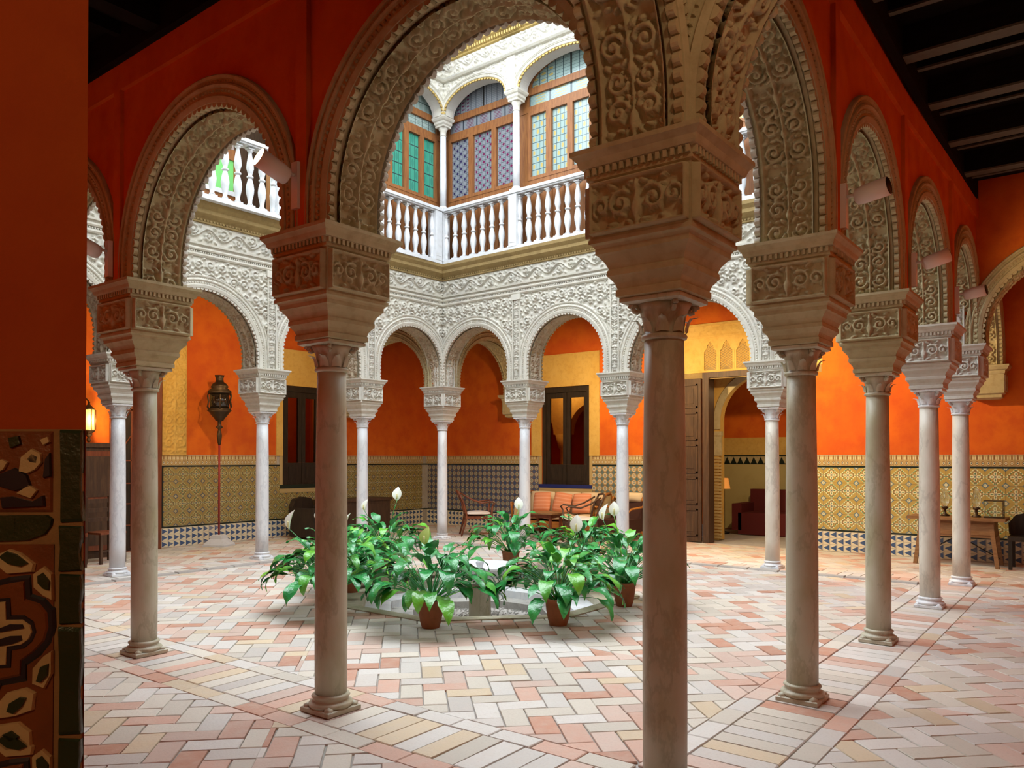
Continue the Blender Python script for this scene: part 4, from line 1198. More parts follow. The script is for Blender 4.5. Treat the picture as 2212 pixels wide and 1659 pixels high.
for x0_ in range(-860, 80, 195): piece('bar_tile', [(x0_, 466), (x0_+182, 464), (x0_+180, 585), (x0_+4, 590)], .011, 'glaze_green')
piece('bar_tile', [(80, 464), (240, 462), (266, 480), (262, 510), (232, 552), (150, 582), (80, 586)], .011, 'glaze_green')
def motif(dx, dy, fl=1, cx0=0):
    T = lambda pts: [((cx0+(x-cx0)*fl)+dx, y+dy) for x, y in pts]
    piece('medallion_piece', T([(-150, 800), (0, 770), (70, 750), (165, 740), (172, 830), (235, 850), (278, 900), (282, 985), (262, 1060), (215, 1120), (150, 1165), (150, 1240), (30, 1262), (0, 1330), (-150, 1300)]), .011, 'glaze_navy')
    piece('medallion_piece', T([(-150, 830), (10, 790), (75, 775), (140, 765), (148, 850), (215, 872), (250, 915), (256, 985), (238, 1050), (190, 1100), (128, 1145), (125, 1215), (10, 1240), (-10, 1290), (-150, 1270)]), .014, 'glaze_rust')
    piece('medallion_piece', T([(-150, 870), (20, 845), (80, 840), (85, 925), (150, 925), (195, 955), (208, 1005), (190, 1050), (150, 1085), (88, 1095), (85, 1180), (-150, 1190)]), .016, 'glaze_navy')
    piece('medallion_piece', T([(-140, 885), (5, 862), (62, 856), (66, 945), (145, 944), (184, 972), (192, 1005), (176, 1040), (140, 1066), (70, 1076), (66, 1165), (-140, 1175)]), .018, 'glaze_cream')
    piece('medallion_piece', T([(-120, 985), (40, 985), (90, 965), (150, 966), (160, 985), (100, 995), (40, 1005), (-120, 1010)]), .020, 'glaze_navy')
    piece('medallion_piece', T([(-120, 1035), (40, 1035), (90, 1020), (145, 1018), (150, 1040), (100, 1060), (40, 1070), (-120, 1070)]), .020, 'glaze_navy')
    for cr_, gr in (([(0, 690), (8, 648), (70, 620), (125, 640), (190, 690), (182, 728), (60, 738)], [(25, 655), (62, 628), (108, 642), (165, 686), (130, 702), (72, 690)]),
                   ([(182, 735), (232, 700), (270, 735), (274, 862), (230, 840), (184, 800)], [(208, 742), (232, 728), (266, 770), (262, 812), (238, 806), (210, 778)]),
                   ([(180, 1250), (182, 1175), (230, 1120), (272, 1092), (272, 1200), (236, 1272)], [(205, 1235), (225, 1165), (262, 1150), (258, 1205), (225, 1240)]),
                   ([(0, 1415), (4, 1355), (60, 1290), (150, 1266), (196, 1290), (186, 1370), (100, 1400)], [(68, 1375), (80, 1335), (130, 1305), (160, 1310), (140, 1350), (100, 1385)]),
                   ([(-10, 1500), (20, 1440), (120, 1425), (176, 1470), (180, 1540), (60, 1560)], [(48, 1480), (90, 1462), (128, 1490), (90, 1512)])):
        piece('leaf_piece', T(cr_), .014, 'glaze_cream'); piece('leaf_piece', T(gr), .018, 'glaze_green')
motif(0, 0); motif(0, 850); motif(-330, 0, -1, 0); motif(-330, 850, -1, 0)
# frieze tiles along the top of the pier
for dx in (0, -270, -540):
    piece('frieze_tile', [(4+dx, 70), (262+dx, 70), (262+dx, 450), (4+dx, 450)], .009, 'glaze_rust')
    for pts, m in (([(110, 260), (120, 190), (170, 150), (215, 175), (220, 215), (190, 250), (150, 270)], 'glaze_cream'), ([(150, 200), (172, 175), (200, 190), (195, 220), (165, 215)], 'glaze_navy'),
                   ([(0, 230), (30, 200), (60, 215), (40, 250), (10, 265)], 'glaze_cream'), ([(20, 270), (90, 240), (150, 275), (170, 330), (90, 350), (20, 330)], 'glaze_navy'),
                   ([(100, 360), (160, 320), (200, 345), (170, 385)], 'glaze_cream'), ([(210, 110), (245, 95), (255, 120), (225, 135)], 'glaze_cream'), ([(60, 100), (110, 90), (120, 130), (70, 150)], 'glaze_green'),
                   ([(20, 380), (80, 375), (180, 400), (230, 370), (235, 420), (30, 430)], 'glaze_navy'), ([(235, 200), (255, 170), (258, 280), (225, 290)], 'glaze_navy')):
        piece('frieze_piece', [(x+dx, y) for x, y in pts], .014, m)

# ------------------------------------------------------------------ floor of brick tiles
OC = np.array((3.95, 4.35)); OR = 1.78
oct_ = [(OC[0]+OR*cos(pi/8+i*pi/4), OC[1]+OR*sin(pi/8+i*pi/4)) for i in range(8)]
fl = MB(); ap_ = OR*cos(pi/8); X0, X1_, Y0, Y1_ = -6.3, 13.7, -5.0, VW+2.0
zf = -.014
c0, c1 = OC[0]-ap_, OC[0]+ap_; e0, e1 = OC[1]-ap_, OC[1]+ap_
for a, b in (((X0, Y0), (c0, Y1_)), ((c1, Y0), (X1_, Y1_)), ((c0, Y0), (c1, e0)), ((c0, e1), (c1, Y1_))):
    fl.add([(a[0], a[1], zf), (b[0], a[1], zf), (b[0], b[1], zf), (a[0], b[1], zf)], [(0, 1, 2, 3)])
hh_ = OR*sin(pi/8)
for sx, sy in ((1, 1), (1, -1), (-1, 1), (-1, -1)):
    fl.add([(OC[0]+sx*ap_, OC[1]+sy*ap_, zf), (OC[0]+sx*ap_, OC[1]+sy*hh_, zf), (OC[0]+sx*hh_, OC[1]+sy*ap_, zf)], [(0, 1, 2)])
floor = struct(fl.obj('floor', 'mortar'))
def clip_half(poly, a, b, c):
    """keep a x + b y <= c"""
    out = []
    for i in range(len(poly)):
        p, q = poly[i], poly[(i+1) % len(poly)]
        dp, dq = a*p[0]+b*p[1]-c, a*q[0]+b*q[1]-c
        if dp <= 0: out.append(p)
        if (dp < 0 < dq) or (dq < 0 < dp):
            t = dp/(dp-dq); out.append((p[0]+(q[0]-p[0])*t, p[1]+(q[1]-p[1])*t))
    return out
def clip_rect(poly, r):
    for a, b, c in ((-1, 0, -r[0]), (1, 0, r[1]), (0, -1, -r[2]), (0, 1, r[3])):
        poly = clip_half(poly, a, b, c)
        if len(poly) < 3: return []
    return poly
OCT_H = [(cos(i*pi/4), sin(i*pi/4)) for i in range(8)]
def outside_oct(poly):
    """pieces of poly outside the octagon"""
    res = []; rem = poly
    for nx, ny in OCT_H:
        c = nx*OC[0]+ny*OC[1]+ap_
        outp = clip_half(rem, -nx, -ny, -c)
        if len(outp) > 2: res.append(outp)
        rem = clip_half(rem, nx, ny, c)
        if len(rem) < 3: break
    return res
def area(p): return abs(sum(p[i][0]*p[(i+1) % len(p)][1]-p[(i+1) % len(p)][0]*p[i][1] for i in range(len(p))))/2
BRK = []
PAL = [((.62, .57, .48), 30), ((.65, .62, .57), 24), ((.58, .54, .49), 14), ((.62, .46, .38), 17), ((.60, .37, .28), 12), ((.53, .27, .18), 7), ((.62, .50, .34), 6)]
def bcol():
    r = random.uniform(0, sum(w for _, w in PAL))
    for c, w in PAL:
        r -= w
        if r <= 0: break
    k = random.uniform(.88, 1.1)
    return tuple(min(.9, v*k) for v in c)
def herring(region, L=.305, W=.1525, ang=pi/4):
    x0, x1, y0, y1 = region
    cx_, cy_ = (x0+x1)/2, (y0+y1)/2; rad = hypot(x1-x0, y1-y0)/2+.5
    ca, sa = cos(ang), sin(ang); n = int(rad/W)+3
    for i in range(-n, n):
        for j in range(-n, n):
            # herringbone on a grid of W cells: period 4
            k = (i-j) % 4
            if k == 0: bx, by, bw, bh = i*W, j*W, L, W
            elif k == 3: bx, by, bw, bh = i*W, j*W, W, L
            else: continue
            g = .0038
            q = [(bx+g, by+g), (bx+bw-g, by+g), (bx+bw-g, by+bh-g), (bx+g, by+bh-g)]
            q = [(cx_+ca*a-sa*b, cy_+sa*a+ca*b) for a, b in q]
            q = [(a+random.uniform(-.003, .003), b+random.uniform(-.003, .003)) for a, b in q]
            q = clip_rect(q, region)
            if len(q) < 3: continue
            for s_ in outside_oct(q):
                if area(s_) > .0012: BRK.append(s_)
def rows(x0, x1, y0, y1, lx, ly):
    """plain courses"""
    nx = max(1, round((x1-x0)/lx)); ny = max(1, round((y1-y0)/ly)); dx = (x1-x0)/nx; dy = (y1-y0)/ny; g = .0045
    for i in range(nx):
        for j in range(ny):
            a, b = x0+i*dx, y0+j*dy
            BRK.append([(a+g, b+g), (a+dx-g, b+g), (a+dx-g, b+dy-g), (a+g, b+dy-g)])
herring((.36, 7.56, .36, 8.36))
herring((UN, -.36, VN, VW)); herring((-.36, UW, VN, -.36)); herring((8.34, UW, -.36, VW)); herring((-.36, 8.34, 9.12, VW))
rows(-.36, -.215, -.36, 9.12, .145, .285); rows(.215, .36, .36, 8.36, .145, .285); rows(-.215, .215, -.36, 9.12, .43, .145)
rows(.36, 8.34, -.36, -.215, .285, .145); rows(.36, 7.56, .215, .36, .285, .145); rows(.215, 8.34, -.215, .215, .145, .43)
rows(7.70, 8.10, .36, 9.12, .40, .145); rows(8.10, 8.34, -.36, 9.12, .24, .285)
rows(.36, 7.70, 8.50, 8.90, .145, .40); rows(.36, 8.10, 8.90, 9.12, .285, .22)
def proj(u, v, z):
    du, dv = u-CAM[0], v-CAM[1]
    Z = du*cos(YAW)+dv*sin(YAW); X_ = du*sin(YAW)-dv*cos(YAW)
    return (1090.6+1704.4*X_/max(Z, .01), 990-1704.4*(z-1.55)/max(Z, .01), Z)
sc_ = []
for i, q in enumerate(BRK):
    cx_ = sum(p[0] for p in q)/len(q); cy_ = sum(p[1] for p in q)/len(q)
    x, y, Z = proj(cx_, cy_, 0)
    vis = Z > .5 and 175 < x < 2240 and y < 1690
    sc_.append(((area(q)/Z**3) if vis else 0, i))
sc_.sort(reverse=True)
single = {i for s_, i in sc_[:300]}
def brick_geo(mb, q, off=(0, 0)):
    n = len(q); cx_ = sum(p[0] for p in q)/n; cy_ = sum(p[1] for p in q)/n
    dz = random.gauss(0, .0012); tx, ty = random.gauss(0, .006), random.gauss(0, .006)
    def ins(p, d): 
        l = hypot(p[0]-cx_, p[1]-cy_); k = max(0, 1-d*1.5/max(l, .01)); return (cx_+(p[0]-cx_)*k, cy_+(p[1]-cy_)*k)
    v = []
    for d, z in ((0, zf+.001), (0, -.0045), (.0035, 0)):
        for p in q:
            a, b = ins(p, d); v.append((a-off[0], b-off[1], z+dz*(z > -.01)+((a-cx_)*tx+(b-cy_)*ty)*(z > -.01)))
    mb.add(v, [tuple(range(2*n, 3*n))]+[(i, (i+1) % n, n+(i+1) % n, n+i) for i in range(n)]+[(n+i, n+(i+1) % n, 2*n+(i+1) % n, 2*n+i) for i in range(n)], 0, False, None, bcol())
rest = MB()
for i, q in enumerate(BRK):
    # orientation: keep counter-clockwise
    A_ = sum(q[k][0]*q[(k+1) % len(q)][1]-q[(k+1) % len(q)][0]*q[k][1] for k in range(len(q)))
    if A_ < 0: q = q[::-1]
    if i in single:
        cx_ = sum(p[0] for p in q)/len(q); cy_ = sum(p[1] for p in q)/len(q)
        b = MB(); brick_geo(b, q, (cx_, cy_)); b.obj('brick', 'brick_tile', floor, (cx_, cy_, 0))
    else: brick_geo(rest, q)
stuff(rest.obj('brick_paving', 'brick_tile', floor))
# stone kerb between the court and the two far galleries
kb = MB()
def kerb(x0, y0, x1, y1):
    n = int(max(x1-x0, y1-y0)/.42)
    for i in range(n):
        a, b = i/n, (i+1)/n
        if x1-x0 > y1-y0: q = (x0+(x1-x0)*a+.006, y0+random.uniform(-.01, .01), x0+(x1-x0)*b-.006, y1)
        else: q = (x0+random.uniform(-.01, .01), y0+(y1-y0)*a+.006, x1, y0+(y1-y0)*b-.006)
        k = MB(); h = .016+random.uniform(0, .006)
        k.add([(q[0], q[1], -.01), (q[2], q[1], -.01), (q[2], q[3], -.01), (q[0], q[3], -.01), (q[0]+.01, q[1]+.01, h), (q[2]-.01, q[1]+.01, h), (q[2]-.01, q[3]-.01, h), (q[0]+.01, q[3]-.01, h)], [(4,5,6,7),(0,1,5,4),(1,2,6,5),(2,3,7,6),(3,0,4,7)])
        k.obj('kerb_stone', 'mortar', floor)
kerb(7.56, .36, 7.70, 8.50); kerb(.36, 8.36, 7.56, 8.50)

# ------------------------------------------------------------------ sunken fountain
pool = thing('sunken_fountain_basin', 'octagonal sunken stone basin with stepped rings and a cobbled bottom among the plants', 'basin', (OC[0], OC[1], 0))
levels = [(1.78, 0, 'marble_warm'), (1.45, -.09, 'marble_white'), (1.12, -.18, 'cobble'), (.84, -.27, 'cobble')]
def octp(r, z): return [(r*cos(pi/8+i*pi/4), r*sin(pi/8+i*pi/4), z) for i in range(8)]
for k, (r, z, m) in enumerate(levels):
    r2 = levels[k+1][0] if k+1 < len(levels) else .84
    zt = z-.09 if k < 3 else -.35
    for i in range(8):
        a0, a1 = pi/8+i*pi/4, pi/8+(i+1)*pi/4
        s = MB(); z0_ = z; g = .004
        def rp(rr, a): return (rr*cos(a), rr*sin(a))
        ro, ri_ = r, (levels[k+1][0] if k+1 < len(levels) else .80)
        if k < 3:
            zz = levels[k+1][1]
            zz = levels[k+1][1]; zt = zz
            f = .012
            L_ = lambda p, q, t: (p[0]+(q[0]-p[0])*t, p[1]+(q[1]-p[1])*t)
            o0, o1, i0, i1 = rp(ro, a0), rp(ro, a1), rp(ri_, a0), rp(ri_, a1)
            o0, o1, i0, i1 = L_(o0, o1, f), L_(o1, o0, f), L_(i0, i1, f), L_(i1, i0, f)
            s.prism([o0, o1, i1, i0], lambda a_, b_, d: (a_, b_, d), -.36, zz)
            s.obj('step_stone', m, pool)
rim = MB()
for i in range(8):
    a0, a1 = pi/8+i*pi/4, pi/8+(i+1)*pi/4
    s = MB()
    q = [(1.86*cos(a0+.01), 1.86*sin(a0+.01)), (1.86*cos(a1-.01), 1.86*sin(a1-.01)), (1.70*cos(a1-.01), 1.70*sin(a1-.01)), (1.70*cos(a0+.01), 1.70*sin(a0+.01))]
    s.prism(q, lambda a, b, d: (a, b, d), -.05, .012); s.obj('rim_stone', 'marble_warm', pool)
fb = MB(); fb.prism([p[:2] for p in octp(1.82, 0)], lambda a, b, d: (a, b, d), -.45, -.36); fb.prism([p[:2] for p in octp(1.9, 0)]+[p[:2] for p in octp(1.79, 0)][::-1], lambda a, b, d: (a, b, d), -.40, -.02) if False else None
for i in range(8):
    a0, a1 = pi/8+i*pi/4, pi/8+(i+1)*pi/4
    fb.prism([(r_*cos(a_), r_*sin(a_)) for r_, a_ in ((1.86, a0), (1.86, a1), (1.78, a1), (1.78, a0))], lambda a, b, d: (a, b, d), -.45, -.03)
fb.obj('basin_bottom', 'mortar', pool)
cob = MB()
for i in range(900):
    r = .82*sqrt(random.random()); a = random.uniform(0, 2*pi); s_ = random.uniform(.012, .022); x, y = r*cos(a), r*sin(a)
    w = [(x+s_*cos(t+a), y+s_*.7*sin(t+a)) for t in (0, 1.05, 2.1, 3.14, 4.2, 5.2)]
    cob.add([(*p, -.362) for p in w]+[(x+(p[0]-x)*.6, y+(p[1]-y)*.6, -.362+s_*.8) for p in w], [tuple(range(6, 12))]+[(k, (k+1) % 6, 6+(k+1) % 6, 6+k) for k in range(6)])
stuff(cob.obj('cobbles', 'cobble', pool))
fnt = thing('marble_fountain', 'pale marble fountain bowl on a short pillar in the middle of the plants', 'fountain', (OC[0], OC[1], -.36))
fnt.scale = (1.0, 1.0, .88)
f1 = MB(); f1.lathe([(.145, 0), (.145, .03), (.132, .05), (.128, .40), (.14, .43), (.14, .47), (.10, .49)], n=8); f1.obj('pillar', 'marble_warm', fnt)
f2 = MB(); f2.lathe([(.09, .47), (.07, .52), (.12, .56), (.30, .62), (.42, .69), (.44, .72), (.44, .755), (.40, .755), (.36, .72), (.10, .66), (.05, .66)], n=32); f2.obj('bowl', 'marble_rail', fnt)
f3 = MB(); f3.lathe([(.05, .65), (.035, .72), (.05, .78), (.02, .82)], n=16); f3.obj('jet_finial', 'marble_rail', fnt)

# ------------------------------------------------------------------ peace lilies in terracotta pots
def leaf_mesh(th0, plen, droop, blen, bw, seed):
    rn = random.Random(seed)
    m = MB()
    pts = []; x, z = .02, .22; th = th0; n = 5
    for i in range(n+1):
        pts.append((x, 0, z)); x += plen/n*sin(th); z += plen/n*cos(th); th += droop*.28/n
    m.tube(pts, [.0055-.0006*i for i in range(n+1)], 4, 1)
    x, _, z = pts[-1]; nn = 8; rows_ = []
    ph = rn.uniform(0, 6)
    for i in range(nn+1):
        t = i/nn
        w = bw*(sin(pi*min(1, t*1.02)**.72)**.9)*.5 if 0 < t < 1 else .001
        wav = .010*sin(ph+t*11)
        nx_, nz_ = -cos(th), sin(th)
        row = []
        for s_, k in ((-1, 1), (-.5, .35), (0, 0), (.5, .35), (1, 1)):
            up = .30*w*abs(s_)**1.1 - .14*w*(abs(s_) > .9)
            ww = wav*abs(s_)*(1 if s_ > 0 else -1)
            row.append((x - nx_*0 + (-cos(th))*(-(up+ww))*-1*0 + (up+ww)*(-cos(th))*-1*0 + (up+ww)*(-cos(th)), s_*w, z + (up+ww)*sin(th)))
        rows_.append(row)
        x += blen/nn*sin(th); z += blen/nn*cos(th); th += droop/nn*(.6+.9*t)
    v = [p for r in rows_ for p in r]
    m.add(v, [(i*5+j, i*5+j+1, (i+1)*5+j+1, (i+1)*5+j) for i in range(nn) for j in range(4)], 0, True)
    return m.mesh('leaf', ['leaf', 'leaf'])
LV = {}
for cls, th0, pl_, dr, bl_, bw in (('a', .10, .44, 1.4, .24, .105), ('b', .32, .45, 1.9, .28, .118), ('c', .54, .45, 2.1, .30, .128), ('d', .78, .45, 1.9, .30, .130), ('e', 1.0, .44, 1.5, .30, .125), ('f', .20, .36, 2.1, .26, .11), ('g', .72, .37, 1.9, .27, .12)):
    LV[cls] = [leaf_mesh(th0+e*.08, pl_*(1+e*.1), dr*(1+e*.15), bl_, bw*(1+.08*e), hash(cls) % 50+e) for e in (-1, 0, 1)]
def pot_mesh():
    m = MB(); m.lathe([(.080, 0), (.098, .06), (.112, .14), (.118, .20), (.118, .215), (.126, .22), (.128, .25), (.118, .252), (.112, .235), (.0, .225)], n=24, cap=False); return m.mesh('pot', ['terracotta'])
POTM = pot_mesh()
SOIL = MB().lathe([(.112, .21), (.05, .222), (.001, .225)], n=16, cap=False).mesh('soil', ['soil'])
def flower(t, a, lean, h, size, facing, green=False):
    m = MB(); pts = [(0, 0, .2)]; 
    for i in range(1, 7): q = i/6; pts.append((lean*cos(a)*q**1.6, lean*sin(a)*q**1.6, .2+(h-.42)*q))
    m.tube(pts, .0045, 5); fo = m.obj('flower_stalk', 'leaf', t)
    x, y, z = pts[-1]
    s = MB(); rows_ = []; nn = 7; ca, sa = cos(facing), sin(facing)
    for i in range(nn+1):
        q = i/nn; w = size*.36*sin(pi*min(1, q*1.0+.02))**.8 if q < 1 else .001
        for k in (-1, -.5, 0, .5, 1):
            dx = .03*(1-q)-abs(k)*w*.5*-.8 - .035*sin(q*2.2); 
            rows_.append((x+ca*(-.01+abs(k)*w*.55-.05*q*q)-sa*k*w, y+sa*(-.01+abs(k)*w*.55-.05*q*q)+ca*k*w, z-.01+q*size))
    s.add(rows_, [(i*5+j, i*5+j+1, (i+1)*5+j+1, (i+1)*5+j) for i in range(nn) for j in range(4)], 0, True)
    s.obj('spathe', 'spathe_green' if green else 'spathe', fo)
    d = MB(); d.lathe([(.004, 0), (.010, .015), (.010, .055), (.003, .07)], (x+ca*.012, y+sa*.012, z+.01), 8); d.obj('spadix', 'spadix', fo)
def plant(label, loc, n, sc=1.0, flowers=(), seed=1):
    rn = random.Random(seed)
    t = thing('potted_peace_lily', label, 'plant', (*loc, 0), 0, 'peace lilies round the sunken fountain')
    link(POTM, 'pot', t, None, rn.uniform(0, 6)); link(SOIL, 'soil', t)
    order = 'aabbbccccdddddeeeeeffggg'
    for i in range(n):
        cl = order[i % len(order)]
        o = link(rn.choice(LV[cl]), 'leaf', t)
        o.rotation_euler = (rn.uniform(-.08, .08), rn.uniform(-.08, .08), i*2.39996+rn.uniform(-.3, .3))
        k = sc*rn.uniform(.86, 1.10); o.scale = (k, k*rn.uniform(.9, 1.1), k)
        o.location = (0, 0, .22*(1-k)+rn.uniform(-.01, .01))
    for f in flowers: flower(t, *f)
    return t
W_ = YAW                                                         # angle away from the camera
plant('front left peace lily before the fountain pillar, greenish flower above it', (2.10, 3.41), 92, 1.0, [(W_+1.2, .06, .98, .17, W_+2.6, True)], 3)
plant('front right peace lily in a brown pot with wide drooping leaves', (2.90, 2.54), 92, 1.0, [(W_-1.3, .18, 1.08, .17, W_+2.9)], 4)
plant('rightmost peace lily, its pot half hidden by the nearest dark column', (4.11, 2.52), 86, 1.02, [(W_+1.4, .22, 1.12, .18, W_+2.0), (W_+.7, .14, 1.16, .16, W_+3.0)], 5)
plant('leftmost peace lily, split in the picture by the brown column', (2.02, 4.68), 92, 1.05, [(W_+1.6, .44, 1.06, .20, W_+2.2), (W_+1.5, .15, 1.14, .15, W_+2.5)], 6)
plant('peace lily just right of the brown column with a low white bloom', (2.95, 5.45), 84, 1.0, [(W_+1.0, .1, .98, .16, W_+2.0)], 7)
plant('back left peace lily with a tall white bloom against the far corner column', (4.05, 6.05), 84, 1.05, [(W_-1.2, .16, 1.22, .18, W_+3.0), (W_+1.5, .28, 1.08, .16, W_+2.4)], 8)
plant('back right peace lily below the cane sofa, smallest looking of the ring', (5.60, 5.15), 78, 1.0, [(W_-1.2, .12, 1.05, .18, W_+3.2)], 9)
plant('peace lily behind the front right one, bright green upright leaves', (5.35, 3.75), 81, 1.05, [], 10)

# ------------------------------------------------------------------ furniture
Z90 = pi/2
def rot2(x, y, a): return (x*cos(a)-y*sin(a), x*sin(a)+y*cos(a))
# cane sofa below the black window; local x along the wall, y forward to the court
sofa = thing('cane_sofa', 'long cane and orange wood sofa with cream cushions under the black window', 'sofa', (10.02, 7.25, 0), Z90)
SW = .95
m = MB(); m.box((-SW, -.30, .17), (SW, .34, .30)); m.obj('seat_frame', 'wood_orange', sofa)
for sx in (-1, 1):
    for y in (-.26, .30): q = MB(); q.box((sx*(SW-.04)-.03, y-.03, 0), (sx*(SW-.04)+.03, y+.03, .18)); q.obj('leg', 'wood_orange', sofa)
    a = MB()
    pts = [(sx*(SW-.02), -.36, .86), (sx*(SW+.02), -.10, .84), (sx*(SW+.03), .10, .66), (sx*(SW+.02), .28, .60), (sx*(SW+.02), .36, .66), (sx*(SW+.02), .33, .30)]
    a.tube(pts, .028, 6); a.obj('arm', 'wood_orange', sofa)
    c = MB(); c.add([(sx*SW, -.34, .30), (sx*SW, .32, .30), (sx*SW, .28, .58), (sx*SW, .06, .62), (sx*SW, -.12, .80), (sx*SW, -.34, .82)], [(0, 1, 2, 3, 4, 5)]); c.obj('cane_side', 'cane', sofa)
b = MB(); b.box((-SW, -.40, .30), (SW, -.34, .84)); b.obj('back_frame', 'wood_orange', sofa)
b = MB(); b.box((-SW+.06, -.345, .34), (SW-.06, -.33, .80)); b.obj('cane_back', 'cane', sofa)
def cushion_mesh(w, h, t, mt, nm='cushion'):
    n = 8; v = []; f = []
    for s_ in (-1, 1):
        for i in range(n+1):
            for j in range(n+1):
                a, c = i/n*2-1, j/n*2-1
                bul = (1-abs(a)**3)*(1-abs(c)**3)
                v.append((a*w/2*(1-.05*abs(c)**2), s_*t/2*(.12+.88*bul), c*h/2*(1-.05*abs(a)**2)))
    N1 = (n+1)**2
    for s_ in (0, 1):
        for i in range(n):
            for j in range(n):
                q = [s_*N1+i*(n+1)+j, s_*N1+(i+1)*(n+1)+j, s_*N1+(i+1)*(n+1)+j+1, s_*N1+i*(n+1)+j+1]; f.append(tuple(q if s_ else q[::-1]))
    ring = [(i, 0) for i in range(n)]+[(n, j) for j in range(n)]+[(n-i, n) for i in range(n)]+[(0, n-j) for j in range(n)]
    id_ = [i*(n+1)+j for i, j in ring]
    for k in range(len(id_)): a, c = id_[k], id_[(k+1) % len(id_)]; f.append((a, c, N1+c, N1+a))
    mb = MB(); mb.add(v, f, 0, True); return mb.mesh(nm, [mt])
for i, x in enumerate((-.62, 0, .62)):
    s = cushion_mesh(.62, .64, .15, 'cushion_cream', 'seat_cushion'); o = link(s, 'seat_cushion', sofa, (x, .02, .375)); o.rotation_euler = (pi/2, 0, 0)
    s = cushion_mesh(.62, .46, .13, 'cushion_cream', 'back_cushion'); o = link(s, 'back_cushion', sofa, (x, -.25, .64)); o.rotation_euler = (.12, 0, 0)
for x, lab, tilt in ((.52, 'pink striped pillow leaning in the sofa, leftmost of the three', .05), (.02, 'salmon pillow in the middle of the sofa, tilted the most', -.10), (-.44, 'pink pillow on the sofa, nearest the dark armchair', .04)):
    p = link(cushion_mesh(.42, .40, .14, 'cushion_pink', 'pillow'), 'pillow'); q = rot2(x, -.085, Z90)
    p.location = (10.02+q[0], 7.25+q[1], .655); p.rotation_euler = (.22, tilt, Z90); tag(p, lab, 'pillow', 'pink pillows on the cane sofa')

def armchair(label, loc, rz, dark=False):
    wd = 'wood_dark' if dark else 'wood_red'
    t = thing('armchair', label, 'armchair', (*loc, 0), rz, 'open wooden armchairs before the sofa')
    for sx in (-1, 1):
        q = MB(); q.tube([(sx*.27, .27, 0), (sx*.27, .26, .22), (sx*.28, .25, .40), (sx*.29, .27, .60)], [.018, .022, .022, .018], 6); q.obj('leg', wd, t)
        q = MB(); q.tube([(sx*.24, -.34, 0), (sx*.24, -.27, .25), (sx*.25, -.24, .42), (sx*.25, -.30, .66), (sx*.25, -.40, .88)], [.018, .022, .022, .02, .018], 6); q.obj('leg', wd, t)
        q = MB(); q.tube([(sx*.29, .27, .60), (sx*.30, .31, .66), (sx*.30, .26, .69), (sx*.29, .05, .66), (sx*.27, -.12, .72), (sx*.255, -.33, .84)], .017, 6); q.obj('arm', wd, t)
    q = MB(); q.box((-.28, -.26, .34), (.28, .28, .40)); q.obj('seat_frame', wd, t)
    q = MB(); q.tube([(-.25, -.40, .88), (0, -.43, .90), (.25, -.40, .88)], .02, 6); q.tube([(-.25, -.31, .68), (0, -.335, .69), (.25, -.31, .68)], .015, 6); q.box((-.25, -.345, .69), (.25, -.33, .80)); q.obj('backrest', wd, t)
    c = link(cushion_mesh(.52, .52, .10, 'cushion_white', 'seat_cushion'), 'seat_cushion', t, (0, .01, .445)); c.rotation_euler = (pi/2, 0, 0)
    return t
armchair('red-brown open armchair left of the sofa, pale cushion on its seat', (9.05, 8.62), -2.35)
armchair('dark open armchair at the right end of the sofa, facing left', (9.0, 6.15), .75, True)
# low table before the sofa
tb_ = thing('low_table', 'small low wooden table in front of the sofa behind the white column', 'table', (9.1, 7.02, 0), Z90)
MB().box((-.36, -.26, .50), (.36, .26, .53)).obj('table_top', 'wood_table', tb_)
MB().box((-.28, -.19, .43), (.28, .19, .50)).obj('apron', 'wood_red', tb_)
for sx in (-1, 1):
    for sy in (-1, 1): MB().box((sx*.26-.02, sy*.17-.02, 0), (sx*.26+.02, sy*.17+.02, .43)).obj('leg', 'wood_red', tb_)
# dark cane chaise right of the sofa
ch = thing('dark_lounge_chair', 'dark lounge chair with a rolled cream head cushion right of the sofa', 'chair', (9.9, 5.86, 0), Z90)
q = MB(); q.box((-.30, -.40, .15), (.30, .35, .40)); q.obj('seat', 'rug_dark', ch)
q = MB(); q.add([(-.30, -.45, .40), (.30, -.45, .40), (.30, -.30, .40), (-.30, -.30, .40), (-.30, -.55, .80), (.30, -.55, .80), (.30, -.45, .80), (-.30, -.45, .80)], [(0,3,2,1),(4,5,6,7),(0,1,5,4),(1,2,6,5),(2,3,7,6),(3,0,4,7)]); q.obj('backrest', 'rug_dark', ch)
for sx in (-1, 1):
    q = MB(); q.tube([(sx*.32, .33, .0), (sx*.32, .30, .5), (sx*.32, .1, .60), (sx*.32, -.35, .62), (sx*.32, -.42, .76), (sx*.32, -.36, .80), (sx*.32, -.32, .74)], .02, 6); q.obj('arm', 'wood_orange', ch)
    for y in (-.35,): MB().box((sx*.30-.02, y-.02, 0), (sx*.30+.02, y+.02, .16)).obj('leg', 'wood_orange', ch)
cu = link(cushion_mesh(.56, .18, .16, 'cushion_cream', 'head_cushion'), 'head_cushion', ch, (0, -.43, .80))
